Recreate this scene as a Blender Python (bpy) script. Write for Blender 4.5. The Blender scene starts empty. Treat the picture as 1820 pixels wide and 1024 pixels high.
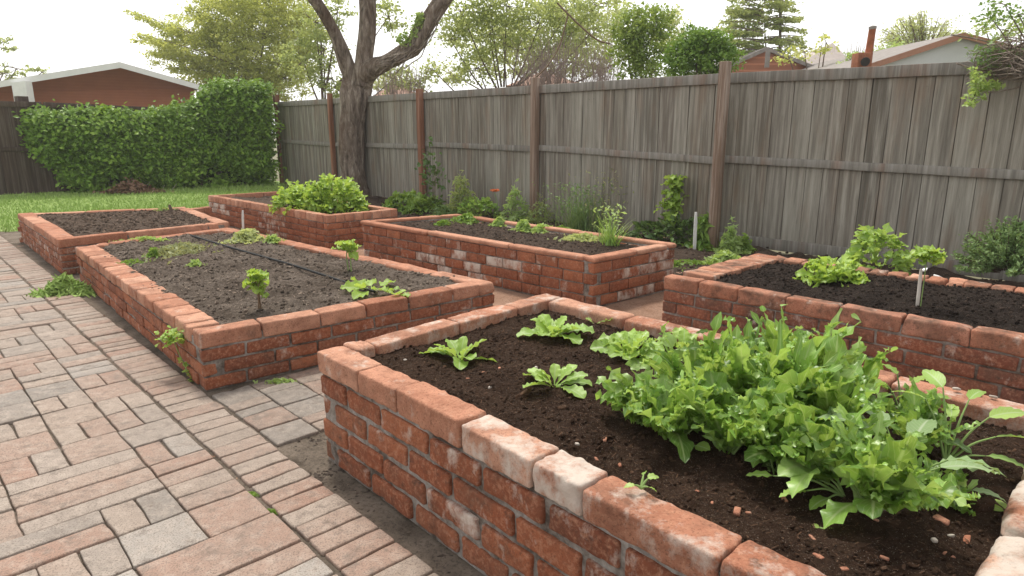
import bpy, math, random
import numpy as np
random.seed(7); rng = np.random.default_rng(7)
SC = bpy.context.scene; COL = SC.collection
PI = math.pi; R = math.radians

# ------------------------------------------------------------------ camera
FPX = 1182.0; PITCH = R(13.6); EYE = 1.4
cam = bpy.data.cameras.new('camera'); cam.sensor_width = 36; cam.lens = 36*FPX/1820
cam.clip_end = 1000; cam.clip_start = .05
co = bpy.data.objects.new('camera', cam); COL.objects.link(co)
co.location = (0, 0, EYE); co.rotation_euler = (PI/2-PITCH, 0, 0); SC.camera = co

def ray(u, v):
    x = (u-910)/FPX; y = -(v-512)/FPX
    return np.array((x, math.cos(PITCH)+y*math.sin(PITCH), -math.sin(PITCH)+y*math.cos(PITCH)))
def gp(u, v, z=0.0):                      # point at height z
    d = ray(u, v); t = (z-EYE)/d[2]
    return np.array((d[0]*t, d[1]*t, z))
def at(u, v, Y):                          # point at depth Y
    d = ray(u, v); t = Y/d[1]
    return np.array((d[0]*t, Y, EYE+d[2]*t))

# ------------------------------------------------------------------ noise
def _h(i, j, k, s):
    n = (i*374761393 + j*668265263 + k*2147483647 + s*974634777) & 0xffffffff
    n = ((n ^ (n >> 13))*1274126177) & 0xffffffff
    n = ((n ^ (n >> 16))*2246822519) & 0xffffffff
    return ((n ^ (n >> 15)) & 0xffff)/65535.0*2-1
def noise(p, scale=1.0, seed=0):
    p = np.asarray(p, float)*scale + 1000
    f = np.floor(p).astype(np.int64); w = p-f; w = w*w*(3-2*w)
    out = 0
    for a in (0, 1):
        for b in (0, 1):
            for c in (0, 1):
                ww = (w[:, 0] if a else 1-w[:, 0])*(w[:, 1] if b else 1-w[:, 1])*(w[:, 2] if c else 1-w[:, 2])
                out = out + ww*_h(f[:, 0]+a, f[:, 1]+b, f[:, 2]+c, seed)
    return out
def fbm(p, scale, seed=0, o=4, g=.5):
    r = 0; a = 1
    for i in range(o):
        r = r + a*noise(p, scale*2**i, seed+i*17); a *= g
    return r

# ------------------------------------------------------------------ mesh builder
class MB:
    def __init__(s): s.V = []; s.C = []; s.F = {3: [], 4: []}; s.n = 0
    def add(s, V, F, C=(.5, .5, .5, 1)):
        V = np.asarray(V, float); F = np.asarray(F, np.int64)
        C = np.asarray(C, float)
        if C.ndim == 1: C = np.tile(C, (len(V), 1))
        s.V.append(V); s.C.append(C)
        if len(F): s.F[F.shape[1]].append(F+s.n)
        s.n += len(V)
    def build(s, name, mat, parent=None, smooth=True):
        me = bpy.data.meshes.new(name)
        V = np.concatenate(s.V); C = np.concatenate(s.C)
        if parent is not None: V = V-np.array(parent.location)
        me.vertices.add(len(V)); me.vertices.foreach_set('co', V.ravel())
        lo = []; st = []; k = 0
        for q in (3, 4):
            if s.F[q]:
                f = np.concatenate(s.F[q]); lo.append(f.ravel()); st.append(k+np.arange(len(f))*q); k += f.size
        lo = np.concatenate(lo); st = np.concatenate(st)
        me.loops.add(len(lo)); me.loops.foreach_set('vertex_index', lo)
        me.polygons.add(len(st)); me.polygons.foreach_set('loop_start', st)
        me.update(calc_edges=True); me.validate()
        at_ = me.color_attributes.new('Col', 'FLOAT_COLOR', 'POINT')
        if len(at_.data) == len(C): at_.data.foreach_set('color', C.ravel())
        me.polygons.foreach_set('use_smooth', [smooth]*len(me.polygons))
        me.materials.append(mat)
        o = bpy.data.objects.new(name, me); COL.objects.link(o)
        if parent is not None: o.parent = parent
        return o
def tag(o, label=None, cat=None, group=None, kind=None):
    if label: o['label'] = label
    if cat: o['category'] = cat
    if group: o['group'] = group
    if kind: o['kind'] = kind
    return o
def root(name, loc, label, cat, group=None):
    o = bpy.data.objects.new(name, None); COL.objects.link(o); o.location = [float(x) for x in loc]; o.empty_display_size = .1
    return tag(o, label, cat, group)

# ------------------------------------------------------------------ shape helpers
_tc = {}
def rbox_t(nx, ny, nz):
    k = (nx, ny, nz)
    if k in _tc: return _tc[k]
    idx = {}; P = []; F = []
    def vid(a, b, c):
        q = (a, b, c)
        if q not in idx: idx[q] = len(P); P.append(q)
        return idx[q]
    for a in range(nx):
        for b in range(ny):
            F.append((vid(a, b, nz), vid(a+1, b, nz), vid(a+1, b+1, nz), vid(a, b+1, nz)))
            F.append((vid(a, b, 0), vid(a, b+1, 0), vid(a+1, b+1, 0), vid(a+1, b, 0)))
    for a in range(nx):
        for c in range(nz):
            F.append((vid(a, 0, c), vid(a+1, 0, c), vid(a+1, 0, c+1), vid(a, 0, c+1)))
            F.append((vid(a, ny, c), vid(a, ny, c+1), vid(a+1, ny, c+1), vid(a+1, ny, c)))
    for b in range(ny):
        for c in range(nz):
            F.append((vid(0, b, c), vid(0, b, c+1), vid(0, b+1, c+1), vid(0, b+1, c)))
            F.append((vid(nx, b, c), vid(nx, b+1, c), vid(nx, b+1, c+1), vid(nx, b, c+1)))
    _tc[k] = (np.array(P), np.array(F)); return _tc[k]
def rbox(size, r=.008, n=(5, 4, 4)):
    P, F = rbox_t(*n); out = np.zeros(P.shape)
    for ax in range(3):
        h = size[ax]/2; m = n[ax]; rr = min(r, h*.9)
        if m >= 4: g = np.concatenate(([-h, -h+rr*.5], np.linspace(-h+rr*1.2, h-rr*1.2, m-3), [h-rr*.5, h]))
        elif m == 3: g = np.array([-h, -h+rr, h-rr, h])
        else: g = np.linspace(-h, h, m+1)
        out[:, ax] = g[P[:, ax]]
    hh = np.array(size)/2-min(r, min(size)/2*.95)
    inn = np.clip(out, -hh, hh); d = out-inn; L = np.linalg.norm(d, axis=1, keepdims=True)
    rr = min(r, min(size)/2*.95)
    return inn+d/np.maximum(L, 1e-9)*rr, F
def frame(ux):                            # x axis = ux (horizontal)
    ux = np.array((ux[0], ux[1], 0.0)); ux /= np.linalg.norm(ux)
    return np.array([ux, (-ux[1], ux[0], 0), (0, 0, 1)])
def tube(mb, pts, rad, n=8, C=(.5, .5, .5, 1), cap=True, rough=0, sc=6):
    P = np.array(pts, float); m = len(P); rad = np.broadcast_to(np.array(rad, float), (m,))
    T = np.gradient(P, axis=0); T /= np.maximum(np.linalg.norm(T, axis=1, keepdims=True), 1e-9)
    ref = np.array((0, 0, 1.)) if abs(T[0][2]) < .9 else np.array((0, 1., 0))
    V = []
    for i in range(m):
        a = np.cross(ref, T[i]); 
        if np.linalg.norm(a) < 1e-4: a = np.cross((1, 0, 0), T[i])
        a /= np.linalg.norm(a); b = np.cross(T[i], a); ref = b if abs(T[i]@b) < .1 else ref
        th = np.arange(n)*2*PI/n
        V.append(P[i]+rad[i]*(np.cos(th)[:, None]*a+np.sin(th)[:, None]*b)); ref = np.cross(a, T[i])*-1
    V = np.concatenate(V)
    if rough:
        c = np.repeat(P, n, axis=0); q = V.copy(); q[:, 2] *= .3
        V = c+(V-c)*(1+rough*fbm(q, sc, 5, 3))[:, None]
    F = []
    i = np.arange(m-1)[:, None]*n; j = np.arange(n)[None]; j2 = (j+1) % n
    F = np.stack([i+j, i+j2, i+n+j2, i+n+j], -1).reshape(-1, 4)
    mb.add(V, F, C)
    if cap:
        mb.add(np.vstack([V[-n:], P[-1]+T[-1]*rad[-1]*.3]), [(k, (k+1) % n, n) for k in range(n)], C)
        mb.add(np.vstack([V[:n], P[0]]), [((k+1) % n, k, n) for k in range(n)], C)
def spline(pts, n=8):
    P = np.array(pts, float); out = []
    Q = np.vstack([2*P[0]-P[1], P, 2*P[-1]-P[-2]])
    for i in range(1, len(Q)-2):
        for k in range(n):
            t = k/n; out.append(.5*((2*Q[i])+(-Q[i-1]+Q[i+1])*t+(2*Q[i-1]-5*Q[i]+4*Q[i+1]-Q[i+2])*t*t+(-Q[i-1]+3*Q[i]-3*Q[i+1]+Q[i+2])*t**3))
    out.append(P[-1]); return np.array(out)
def hexa(mb, P8, C=(.5, .5, .5, 1)):      # 4 bottom, 4 top
    P = np.array(P8, float)
    F = [(3, 2, 1, 0), (4, 5, 6, 7), (0, 1, 5, 4), (1, 2, 6, 5), (2, 3, 7, 6), (3, 0, 4, 7)]
    V = []; G = []
    for f in F: G.append([len(V)+k for k in range(4)]); V += [P[k] for k in f]
    mb.add(V, G, C)
def prism(mb, poly, z0, z1, C=(.5, .5, .5, 1)):   # horizontal quad prism
    p = [np.array((q[0], q[1], z0)) for q in poly]; t = [np.array((q[0], q[1], z1)) for q in poly]
    hexa(mb, p+t, C)
def beam(mb, a, b, w, h, C=None, r=.004, n=(4, 3, 3), jit=0):     # box from a to b, w across (horizontal), h vertical
    a = np.array(a, float); b = np.array(b, float); L = np.linalg.norm(b-a)
    V, F = rbox((L, w, h), r, n)
    x = (b-a)/L; y = np.cross((0, 0, 1), x)
    if np.linalg.norm(y) < 1e-3: y = np.array((1., 0, 0))
    y /= np.linalg.norm(y); z = np.cross(x, y)
    V = V@np.array([x, y, z])+(a+b)/2
    if jit: V = V+np.stack([noise(V, 3, 3)]*3, 1)*jit
    mb.add(V, F, C if C is not None else (random.random(), .5, .5, 1))

# ------------------------------------------------------------------ materials
def mat(name):
    m = bpy.data.materials.new(name); m.use_nodes = True
    nt = m.node_tree; N = nt.nodes; L = nt.links
    b = N['Principled BSDF']; return m, N, L, b
class G:                                   # tiny node-graph writer
    def __init__(s, name):
        s.m, s.N, s.L, s.b = mat(name)
        s.tc = s.N.new('ShaderNodeTexCoord'); s.pos = s.N.new('ShaderNodeNewGeometry').outputs['Position']
        a = s.N.new('ShaderNodeAttribute'); a.attribute_name = 'Col'
        sp = s.N.new('ShaderNodeSeparateColor'); s.L.new(a.outputs['Color'], sp.inputs[0])
        s.r, s.g, s.bl = sp.outputs; s.a = a.outputs['Alpha']
    def put(s, sock, v):
        if isinstance(v, (int, float)): sock.default_value = v
        elif isinstance(v, tuple): sock.default_value = v if len(v) == len(sock.default_value) else (*v, 1)
        else: s.L.new(v, sock)
    def noise(s, scale, detail=4, rough=.55, vec=None, stretch=None, dist=0):
        n = s.N.new('ShaderNodeTexNoise'); n.inputs['Scale'].default_value = scale; n.inputs['Detail'].default_value = detail
        n.inputs['Roughness'].default_value = rough; n.inputs['Distortion'].default_value = dist
        v = vec if vec is not None else s.pos
        if stretch:
            mp = s.N.new('ShaderNodeMapping'); mp.inputs['Scale'].default_value = stretch; s.L.new(v, mp.inputs[0]); v = mp.outputs[0]
        s.L.new(v, n.inputs['Vector']); return n.outputs[0]
    def vor(s, scale, feat='F1'):
        n = s.N.new('ShaderNodeTexVoronoi'); n.inputs['Scale'].default_value = scale; n.feature = feat
        s.L.new(s.pos, n.inputs['Vector']); return n.outputs[0]
    def ramp(s, v, stops, lin=True):
        n = s.N.new('ShaderNodeValToRGB'); e = n.color_ramp.elements
        while len(e) < len(stops): e.new(.5)
        for q, (p, c) in zip(e, stops):
            q.position = p; q.color = (*c, 1) if isinstance(c, tuple) else (c, c, c, 1)
        s.L.new(v, n.inputs[0]); return n.outputs[0]
    def mix(s, f, a, b, mode='MIX'):
        n = s.N.new('ShaderNodeMix'); n.data_type = 'RGBA'; n.blend_type = mode
        s.put(n.inputs[0], f); s.put(n.inputs[6], a); s.put(n.inputs[7], b); return n.outputs[2]
    def math(s, op, a, b=0.0, c=None):
        n = s.N.new('ShaderNodeMath'); n.operation = op; s.put(n.inputs[0], a); s.put(n.inputs[1], b)
        if c is not None: s.put(n.inputs[2], c)
        return n.outputs[0]
    def bump(s, h, strength, dist, prev=None):
        n = s.N.new('ShaderNodeBump'); n.inputs['Strength'].default_value = strength; n.inputs['Distance'].default_value = dist
        s.L.new(h, n.inputs['Height'])
        if prev is not None: s.L.new(prev, n.inputs['Normal'])
        return n.outputs[0]
    def out(s, col, rough=.9, nrm=None, spec=.25):
        s.put(s.b.inputs['Base Color'], col); s.put(s.b.inputs['Roughness'], rough)
        s.b.inputs['Specular IOR Level'].default_value = spec
        if nrm is not None: s.L.new(nrm, s.b.inputs['Normal'])
        return s.m

def brick_mat(name, cols, dirt=.5, bump=.6, eff=1.0):
    g = G(name)
    base = g.ramp(g.r, [(i/(len(cols)-1), c) for i, c in enumerate(cols)])
    n1 = g.noise(9, 5, .6); base = g.mix(g.ramp(n1, [(.42, 0.), (.66, .5)]), base, (.17, .058, .033))
    n2 = g.noise(55, 5, .7); base = g.mix(g.ramp(n2, [(.47, 0.), (.68, .5)]), base, (.56, .30, .19))
    n3 = g.noise(140, 3, .7); base = g.mix(g.ramp(n3, [(.34, .6), (.46, 0.)]), base, (.12, .05, .03))
    # dirt driven by attribute b
    n4 = g.noise(6, 6, .65); d = g.math('MULTIPLY', g.ramp(n4, [(.42, 0.), (.66, 1.)]), g.math('MULTIPLY', g.bl, dirt))
    base = g.mix(d, base, (.085, .06, .045))
    n6 = g.noise(24, 6, .7); base = g.mix(g.math('MULTIPLY', g.ramp(n6, [(.56, 0.), (.7, .6)]), g.bl), base, (.045, .035, .028))
    # white lime bloom driven by attribute g
    n5 = g.noise(11, 6, .7, stretch=(1, 1, .7)); e = g.ramp(g.math('ADD', n5, g.math('MULTIPLY', g.g, .4)), [(.62, 0.), (.82, 1.)])
    base = g.mix(g.math('MULTIPLY', e, .85*eff), base, (.62, .55, .48))
    nb = g.bump(g.noise(30, 8, .75), bump, .012); nb = g.bump(g.noise(220, 3, .8), bump*.7, .003, nb)
    return g.out(base, .92, nb, .15)
BR = [(.17, .056, .032), (.33, .105, .05), (.25, .08, .04), (.39, .14, .07), (.19, .066, .038)]
M_brick = brick_mat('terracotta_brick', BR)
M_cope = brick_mat('light_coping_brick', [(.36, .15, .09), (.52, .25, .16), (.60, .335, .23), (.44, .195, .12)], .8, .8)  # lighter orange than the wall bricks
M_copedark = brick_mat('dark_coping_brick', [(.36, .15, .09), (.42, .19, .12), (.46, .22, .15)], 1.)  # tones between the light coping and the dark wall bricks
M_darkbrick = brick_mat('dark_sooty_brick', [(.20, .07, .045), (.27, .095, .055), (.17, .075, .055), (.30, .11, .06)], .9)
M_chipbrick = brick_mat('brick_chip', [(.36, .15, .09), (.5, .24, .16)], .5)

def mortar_mat():
    g = G('lime_mortar'); c = g.ramp(g.noise(7, 5, .7), [(.38, (.10, .08, .065)), (.5, (.27, .24, .21)), (.7, (.46, .43, .40))])
    c = g.mix(g.ramp(g.noise(60, 4), [(.4, 0.), (.7, .4)]), c, (.1, .08, .07))
    return g.out(c, .95, g.bump(g.noise(60, 6, .7), .9, .01), .1)
M_mortar = mortar_mat()

def paver_mat():
    g = G('worn_clay_paver')
    c = g.ramp(g.r, [(0, (.315, .185, .135)), (.2, (.335, .235, .185)), (.4, (.335, .265, .215)), (.55, (.34, .28, .235)), (.78, (.235, .21, .185)), (1, (.36, .325, .29))])
    c = g.mix(g.ramp(g.noise(2.2, 6, .65), [(.42, 0.), (.66, .42)]), c, (.25, .21, .175))
    c = g.mix(g.ramp(g.noise(22, 6, .7), [(.46, 0.), (.68, .5)]), c, (.48, .40, .335))
    c = g.mix(g.ramp(g.noise(14, 6, .75), [(.52, 0.), (.66, .7)]), c, (.15, .12, .10))
    c = g.mix(g.ramp(g.noise(180, 3, .7), [(.36, .75), (.50, 0.)]), c, (.12, .09, .07))
    c = g.mix(g.ramp(g.noise(.9, 4, .6), [(.42, 0.), (.62, .35)]), c, (.22, .18, .15))
    c = g.mix(g.math('MULTIPLY', g.bl, g.ramp(g.noise(30, 5), [(.4, .3), (.6, 1.)])), c, (.10, .085, .07))
    nb = g.bump(g.noise(25, 7, .7), .5, .012); nb = g.bump(g.noise(250, 2, .8), .4, .002, nb)
    return g.out(c, .85, nb, .25)
M_paver = paver_mat()

def soil_mat(name, a, b, specks, bumpd=.03):
    g = G(name)
    c = g.mix(g.ramp(g.noise(5, 6, .7), [(.35, 0.), (.65, 1.)]), a, b)
    c = g.mix(g.ramp(g.r, [(.0, .45), (.2, 0.), (.78, 0.), (1., .9)]), c, (min(1, b[0]*2.6), min(1, b[1]*2.5), min(1, b[2]*2.4)))
    c = g.mix(g.ramp(g.noise(70, 5, .8), [(.3, .8), (.5, 0.)]), c, (a[0]*.3, a[1]*.3, a[2]*.3))
    c = g.mix(g.ramp(g.noise(150, 3, .7), [(.60, 0.), (.72, specks)]), c, (.36, .27, .2))
    c = g.mix(g.ramp(g.noise(300, 2, .6), [(.66, 0.), (.72, specks)]), c, (.5, .45, .4))
    nb = g.bump(g.noise(45, 8, .8), 1., bumpd); nb = g.bump(g.noise(260, 3, .8), .8, .004, nb)
    return g.out(c, .97, nb, .08)
M_soilA = soil_mat('rich_dark_soil', (.040, .022, .014), (.075, .045, .03), .55)
M_soilB = soil_mat('dry_brown_soil', (.095, .072, .055), (.205, .165, .135), .8)
M_soilC = soil_mat('grey_garden_soil', (.085, .06, .045), (.15, .11, .085), .6)
M_soilR = soil_mat('black_compost', (.022, .016, .013), (.045, .033, .027), .5)
M_dirt = soil_mat('packed_red_dirt', (.26, .15, .10), (.36, .23, .165), .4, .01)
M_joint = soil_mat('sandy_joint_dirt', (.10, .08, .062), (.24, .195, .155), .4, .01)
M_soilgap = soil_mat('dark_gap_soil', (.075, .058, .046), (.15, .12, .10), .4)
M_mulch = soil_mat('planting_mulch', (.05, .035, .027), (.10, .072, .055), .5)

def grass_mat(name, a, b):
    g = G(name); c = g.mix(g.noise(3, 5, .6), a, b); c = g.mix(g.r, c, b)
    return g.out(c, .8, None, .2)
M_lawn = grass_mat('lawn_turf', (.15, .24, .045), (.22, .30, .08))
M_blade = grass_mat('grass_blade', (.22, .36, .07), (.34, .46, .14))
M_field = grass_mat('rough_ground', (.12, .13, .06), (.18, .16, .10))

def wood_mat(name, cols, streak=(.36, .34, .31), stain=(.25, .12, .07), stv=.4):
    g = G(name); c = g.ramp(g.r, [(i/(len(cols)-1), q) for i, q in enumerate(cols)])
    s1 = g.noise(1, 6, .65, stretch=(22, 22, .9)); s2 = g.noise(1, 4, .6, stretch=(150, 150, 5))
    c = g.mix(g.ramp(s1, [(.48, 0.), (.66, .75)]), c, streak)
    c = g.mix(g.ramp(s1, [(.28, .7), (.47, 0.)]), c, tuple(x*.55 for x in cols[0]))
    c = g.mix(g.ramp(s2, [(.3, .35), (.45, 0.)]), c, tuple(x*.35 for x in cols[0]))
    c = g.mix(g.math('MULTIPLY', g.ramp(g.noise(1, 4, .6, stretch=(6, 6, 1.3)), [(.52, 0.), (.7, 1.)]), stv), c, stain)
    return g.out(c, .9, g.bump(s2, .5, .004), .15)
M_fence = wood_mat('weathered_grey_board', [(.165, .148, .122), (.25, .23, .195), (.20, .175, .145), (.31, .29, .245), (.185, .16, .13), (.24, .22, .18)], (.42, .395, .34), (.25, .165, .11), .38)
M_post = wood_mat('redbrown_post', [(.19, .085, .05), (.26, .12, .075)], (.38, .24, .18))
M_postg = wood_mat('greybrown_post', [(.21, .145, .105), (.27, .19, .145)], (.48, .40, .34))
M_rail = wood_mat('grey_rail', [(.20, .185, .16), (.28, .26, .23)])
M_dfence = wood_mat('dark_stained_board', [(.075, .05, .042), (.10, .07, .058), (.06, .042, .036)], (.16, .13, .115), (.05, .035, .03))
M_stake = wood_mat('bleached_stake', [(.45, .40, .34), (.58, .53, .47)], (.7, .67, .62))
M_wstake = wood_mat('whitewashed_stake', [(.7, .69, .66), (.76, .75, .72)], (.8, .8, .78), (.5, .45, .4), .2)

def bark_mat(name, a, b, c3):
    g = G(name); s = g.noise(1, 7, .7, stretch=(14, 14, 3), dist=.6)
    c = g.ramp(s, [(.32, a), (.52, b), (.7, c3)]); c = g.mix(g.ramp(g.noise(2.5, 4), [(.5, 0.), (.65, .5)]), c, (.10, .055, .035))
    nb = g.bump(s, 1., .06); return g.out(c, .95, nb, .1)
M_bark = bark_mat('rough_bark', (.06, .045, .036), (.24, .19, .155), (.48, .42, .36))
M_twig = bark_mat('twig', (.13, .09, .07), (.20, .15, .12), (.30, .25, .2))
M_dead = bark_mat('dead_twig', (.26, .21, .17), (.36, .30, .25), (.48, .42, .36))

def leaf_mat(name, cols, trans=.35, rough=.5, veins=True, pale=(.42, .52, .25), spec=.35):
    g = G(name); c = g.ramp(g.r, [(i/(len(cols)-1), q) for i, q in enumerate(cols)])
    c = g.mix(g.ramp(g.noise(9, 3), [(.4, 0.), (.7, .4)]), c, tuple(x*.62 for x in cols[0]))
    if veins:
        m = g.math('ABSOLUTE', g.math('SUBTRACT', g.g, .5)); mid = g.ramp(m, [(.02, 1.), (.075, 0.)])
        w = g.math('SINE', g.math('MULTIPLY', g.math('SUBTRACT', g.bl, g.math('MULTIPLY', m, .5)), 62.)); v = g.ramp(w, [(.84, 0.), (1., .35)])
        c = g.mix(g.math('MAXIMUM', g.math('MULTIPLY', mid, .6), v), c, pale)
    g.out(c, rough, None, spec)
    t = g.N.new('ShaderNodeBsdfTranslucent'); g.L.new(g.mix(.5, c, (cols[-1][0]*1.5, cols[-1][1]*1.35, cols[-1][2]*.6)), t.inputs[0])
    ms = g.N.new('ShaderNodeMixShader'); ms.inputs[0].default_value = trans
    g.L.new(g.b.outputs[0], ms.inputs[1]); g.L.new(t.outputs[0], ms.inputs[2])
    g.L.new(ms.outputs[0], g.N['Material Output'].inputs[0]); return g.m
M_lettuce = leaf_mat('lettuce_leaf', [(0.204, 0.351, 0.059), (0.320, 0.494, 0.094), (0.437, 0.598, 0.164)], .35, .42, pale=(.5, .6, .35))
M_mustard = leaf_mat('mustard_leaf', [(.08, .17, .03), (.155, .31, .045), (.23, .43, .065), (.31, .52, .10), (.42, .58, .2)], .38, .36, pale=(.5, .6, .28), spec=.5)
M_sage = leaf_mat('dusty_leaf', [(0.221, 0.338, 0.130), (0.325, 0.455, 0.208)], .3, .5, pale=(.5, .55, .4))
M_bright = leaf_mat('bright_leaf', [(0.232, 0.380, 0.051), (0.347, 0.517, 0.083), (0.438, 0.598, 0.134)], .4, .45)
M_herb = leaf_mat('herb_leaf', [(0.118, 0.225, 0.041), (0.202, 0.330, 0.061), (0.302, 0.435, 0.095)], .3, .55, False)
M_darkherb = leaf_mat('dark_herb_leaf', [(0.068, 0.135, 0.038), (0.112, 0.195, 0.053), (0.165, 0.255, 0.083)], .25, .55, False)
M_dry = leaf_mat('dry_grass_blade', [(.22, .26, .10), (.32, .35, .17), (.42, .42, .25)], .3, .6, False)
M_shrub = leaf_mat('shrub_leaf', [(0.120, 0.210, 0.075), (0.195, 0.300, 0.105), (0.285, 0.405, 0.165)], .25, .6, False)
M_hedge = leaf_mat('hedge_leaf', [(.07, .14, .015), (.17, .31, .035), (.32, .48, .08)], .28, .5, False)
M_hedgein = leaf_mat('hedge_inner_shade', [(.018, .035, .01), (.03, .05, .014)], 0., .9, False)  # near-black tone stands for the shade inside the hedge
M_tyel = leaf_mat('yellow_green_foliage', [(.34, .40, .10), (.45, .52, .16), (.58, .62, .26)], .55, .6, False)
M_tgrn = leaf_mat('light_green_foliage', [(.24, .31, .11), (.34, .42, .17), (.45, .52, .25)], .5, .6, False)
M_tmid = leaf_mat('mid_green_foliage', [(.18, .27, .06), (.27, .38, .09), (.38, .48, .15)], .35, .6, False)
M_tdark = leaf_mat('dark_green_foliage', [(.10, .19, .03), (.16, .28, .05), (.24, .38, .08)], .3, .6, False)
M_tpine = leaf_mat('conifer_foliage', [(.26, .34, .11), (.38, .46, .16), (.52, .58, .25)], .3, .6, False)
M_tpale = leaf_mat('pale_spring_foliage', [(.42, .48, .22), (.52, .58, .3)], .45, .6, False)
M_petal = leaf_mat('orange_petal', [(.72, .17, .06), (.8, .26, .1)], .4, .5, False)
def flat_mat(name, col, rough=.8, var=.25, sc=8, bump=.3, spec=.2):
    g = G(name); c = g.mix(g.ramp(g.noise(sc, 6, .65), [(.35, 0.), (.7, 1.)]), col, tuple(x*(1-var) for x in col))
    return g.out(c, rough, g.bump(g.noise(sc*6, 5, .7), bump, .01), spec)
M_stem = flat_mat('pale_green_stem', (.25, .36, .12)); M_brownstem = flat_mat('brown_stem', (.22, .15, .10))
M_hose = flat_mat('black_rubber', (.018, .018, .018), .6, .3, 20)
M_white = flat_mat('painted_trim', (.84, .84, .82), .6, .12, 3)
M_siding = flat_mat('grey_white_stucco', (.60, .62, .62), .8, .12, 1.2)
M_terra = flat_mat('terracotta_fascia', (.42, .22, .15), .8, .2, 3)
M_roof = flat_mat('grey_shingle', (.30, .27, .25), .9, .3, 6)
M_roofr = flat_mat('reddish_tile_roof', (.42, .26, .2), .9, .25, 5)
M_rust = flat_mat('rusty_flue', (.40, .13, .06), .8, .5, 9)
M_black = flat_mat('soot_black', (.03, .027, .025), .8)
M_paper = flat_mat('white_scrap', (.78, .78, .76), .8, .1)
M_stone = flat_mat('pale_pebble', (.5, .44, .38), .9, .3, 30)
M_wire = flat_mat('power_cable', (.3, .3, .3))
def siding_brick(name, col, sc, amt):
    g = G(name); w = g.N.new('ShaderNodeTexWave'); w.bands_direction = 'Z'; w.inputs['Scale'].default_value = sc; w.inputs['Distortion'].default_value = .6
    g.L.new(g.pos, w.inputs[0]); c = g.mix(g.noise(3, 5), col, tuple(x*.75 for x in col))
    c = g.mix(g.ramp(w.outputs[1], [(.05, amt), (.3, 0.)]), c, tuple(min(1, x*1.7) for x in col))
    return g.out(c, .9, None, .1)
M_housebrick = siding_brick('house_brick_wall', (.40, .15, .085), 3.2, .08)
M_gablebrick = siding_brick('gable_brick_wall', (.40, .17, .105), 1.6, .45)

# ------------------------------------------------------------------ leaves
def prof(kind, t):
    if kind == 'ovate': return np.sin(PI*np.clip(t, 0, 1)**.8)**.8
    if kind == 'spat': return .12+.88*np.clip((t-.22)/.35, 0, 1)**1.1*np.sqrt(np.clip(1-((t-.62)/.385)**2*(t > .62), 0, 1))
    if kind == 'lance': return np.sin(PI*t**.9)**.75
    if kind == 'pet': return np.where(t < .38, .05, np.sin(PI*np.clip((t-.36)/.64, 0, 1)**.72)**.7)
    if kind == 'blade': return (1-t)**.6
def leaf(mb, p, az, el, Ln, W, bend=.6, kind='spat', ruf=.15, lob=0., cup=.25, roll=0., nl=10, nw=4, rnd=None, nlob=6):
    t = np.linspace(0, 1, nl+1); ea = el-bend*t**1.2
    d = np.stack([np.cos(ea)*math.cos(az), np.cos(ea)*math.sin(az), np.sin(ea)], 1)
    C = np.vstack([[0, 0, 0], np.cumsum((d[1:]+d[:-1])/2, 0)])*Ln/nl+p
    s = np.array((-math.sin(az), math.cos(az), 0.)); s = np.tile(s, (nl+1, 1)); n = np.cross(d, s)
    s2 = s*math.cos(roll)+n*math.sin(roll); n = n*math.cos(roll)-s*math.sin(roll); s = s2
    w = np.maximum(prof(kind, t), .02)*W/2
    j = np.linspace(-1, 1, nw+1); ph = random.random()*6; f = 3+random.random()*3
    jj = j[None]; lobf = 1+lob*(np.abs(((t*nlob+(ph)) % 1)-.5)*2-.6)[:, None]*np.abs(jj)**2*np.where(jj > 0, 1, 1)
    if lob: lobf = lobf*(1+lob*.5*rng.uniform(-1, 1, (nl+1, nw+1))*np.abs(jj)**2)
    off = w[:, None]*jj*lobf
    up = w[:, None]*np.abs(jj)*cup+ruf*W*np.abs(jj)**2*np.sin(f*6.28*t[:, None]+ph+jj*1.6)*np.minimum(1, w[:, None]/W*4)
    V = C[:, None]+s[:, None]*off[..., None]+n[:, None]*up[..., None]
    V = V.reshape(-1, 3); r = random.random() if rnd is None else rnd
    Cc = np.stack([np.full(len(V), r), np.tile((j+1)/2, nl+1), np.repeat(t, nw+1), np.ones(len(V))], 1)
    a = np.arange(nl)[:, None]*(nw+1)+np.arange(nw)[None]
    mb.add(V, np.stack([a, a+1, a+nw+2, a+nw+1], -1).reshape(-1, 4), Cc)
    return C
def quads(mb, P, size, up=.3, asp=1.6, rnd=None, nrm=None, flat=0.):
    """many small folded leaves (2 quads each)"""
    n = len(P); 
    nn = rng.normal(size=(n, 3)) if nrm is None else nrm+rng.normal(size=(n, 3))*.55
    nn[:, 2] = np.abs(nn[:, 2])*(1+flat)+up; nn /= np.linalg.norm(nn, axis=1, keepdims=True)
    a = rng.normal(size=(n, 3)); a -= (a*nn).sum(1, keepdims=True)*nn; a /= np.linalg.norm(a, axis=1, keepdims=True)
    b = np.cross(nn, a); s = (size*rng.uniform(.6, 1.3, n))[:, None]
    fold = nn*s*.18
    V = np.stack([P-a*s*asp/2, P+b*s*.5+fold, P+a*s*asp/2, P-b*s*.5+fold], 1).reshape(-1, 3)
    r = rng.random(n) if rnd is None else np.clip(rnd+rng.normal(size=n)*.16, 0, 1)
    C = np.stack([np.repeat(r, 4), np.full(4*n, .5), np.full(4*n, .5), np.ones(4*n)], 1)
    i = np.arange(n)*4
    mb.add(V, np.concatenate([np.stack([i, i+1, i+2], 1), np.stack([i, i+2, i+3], 1)]), C)

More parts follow.
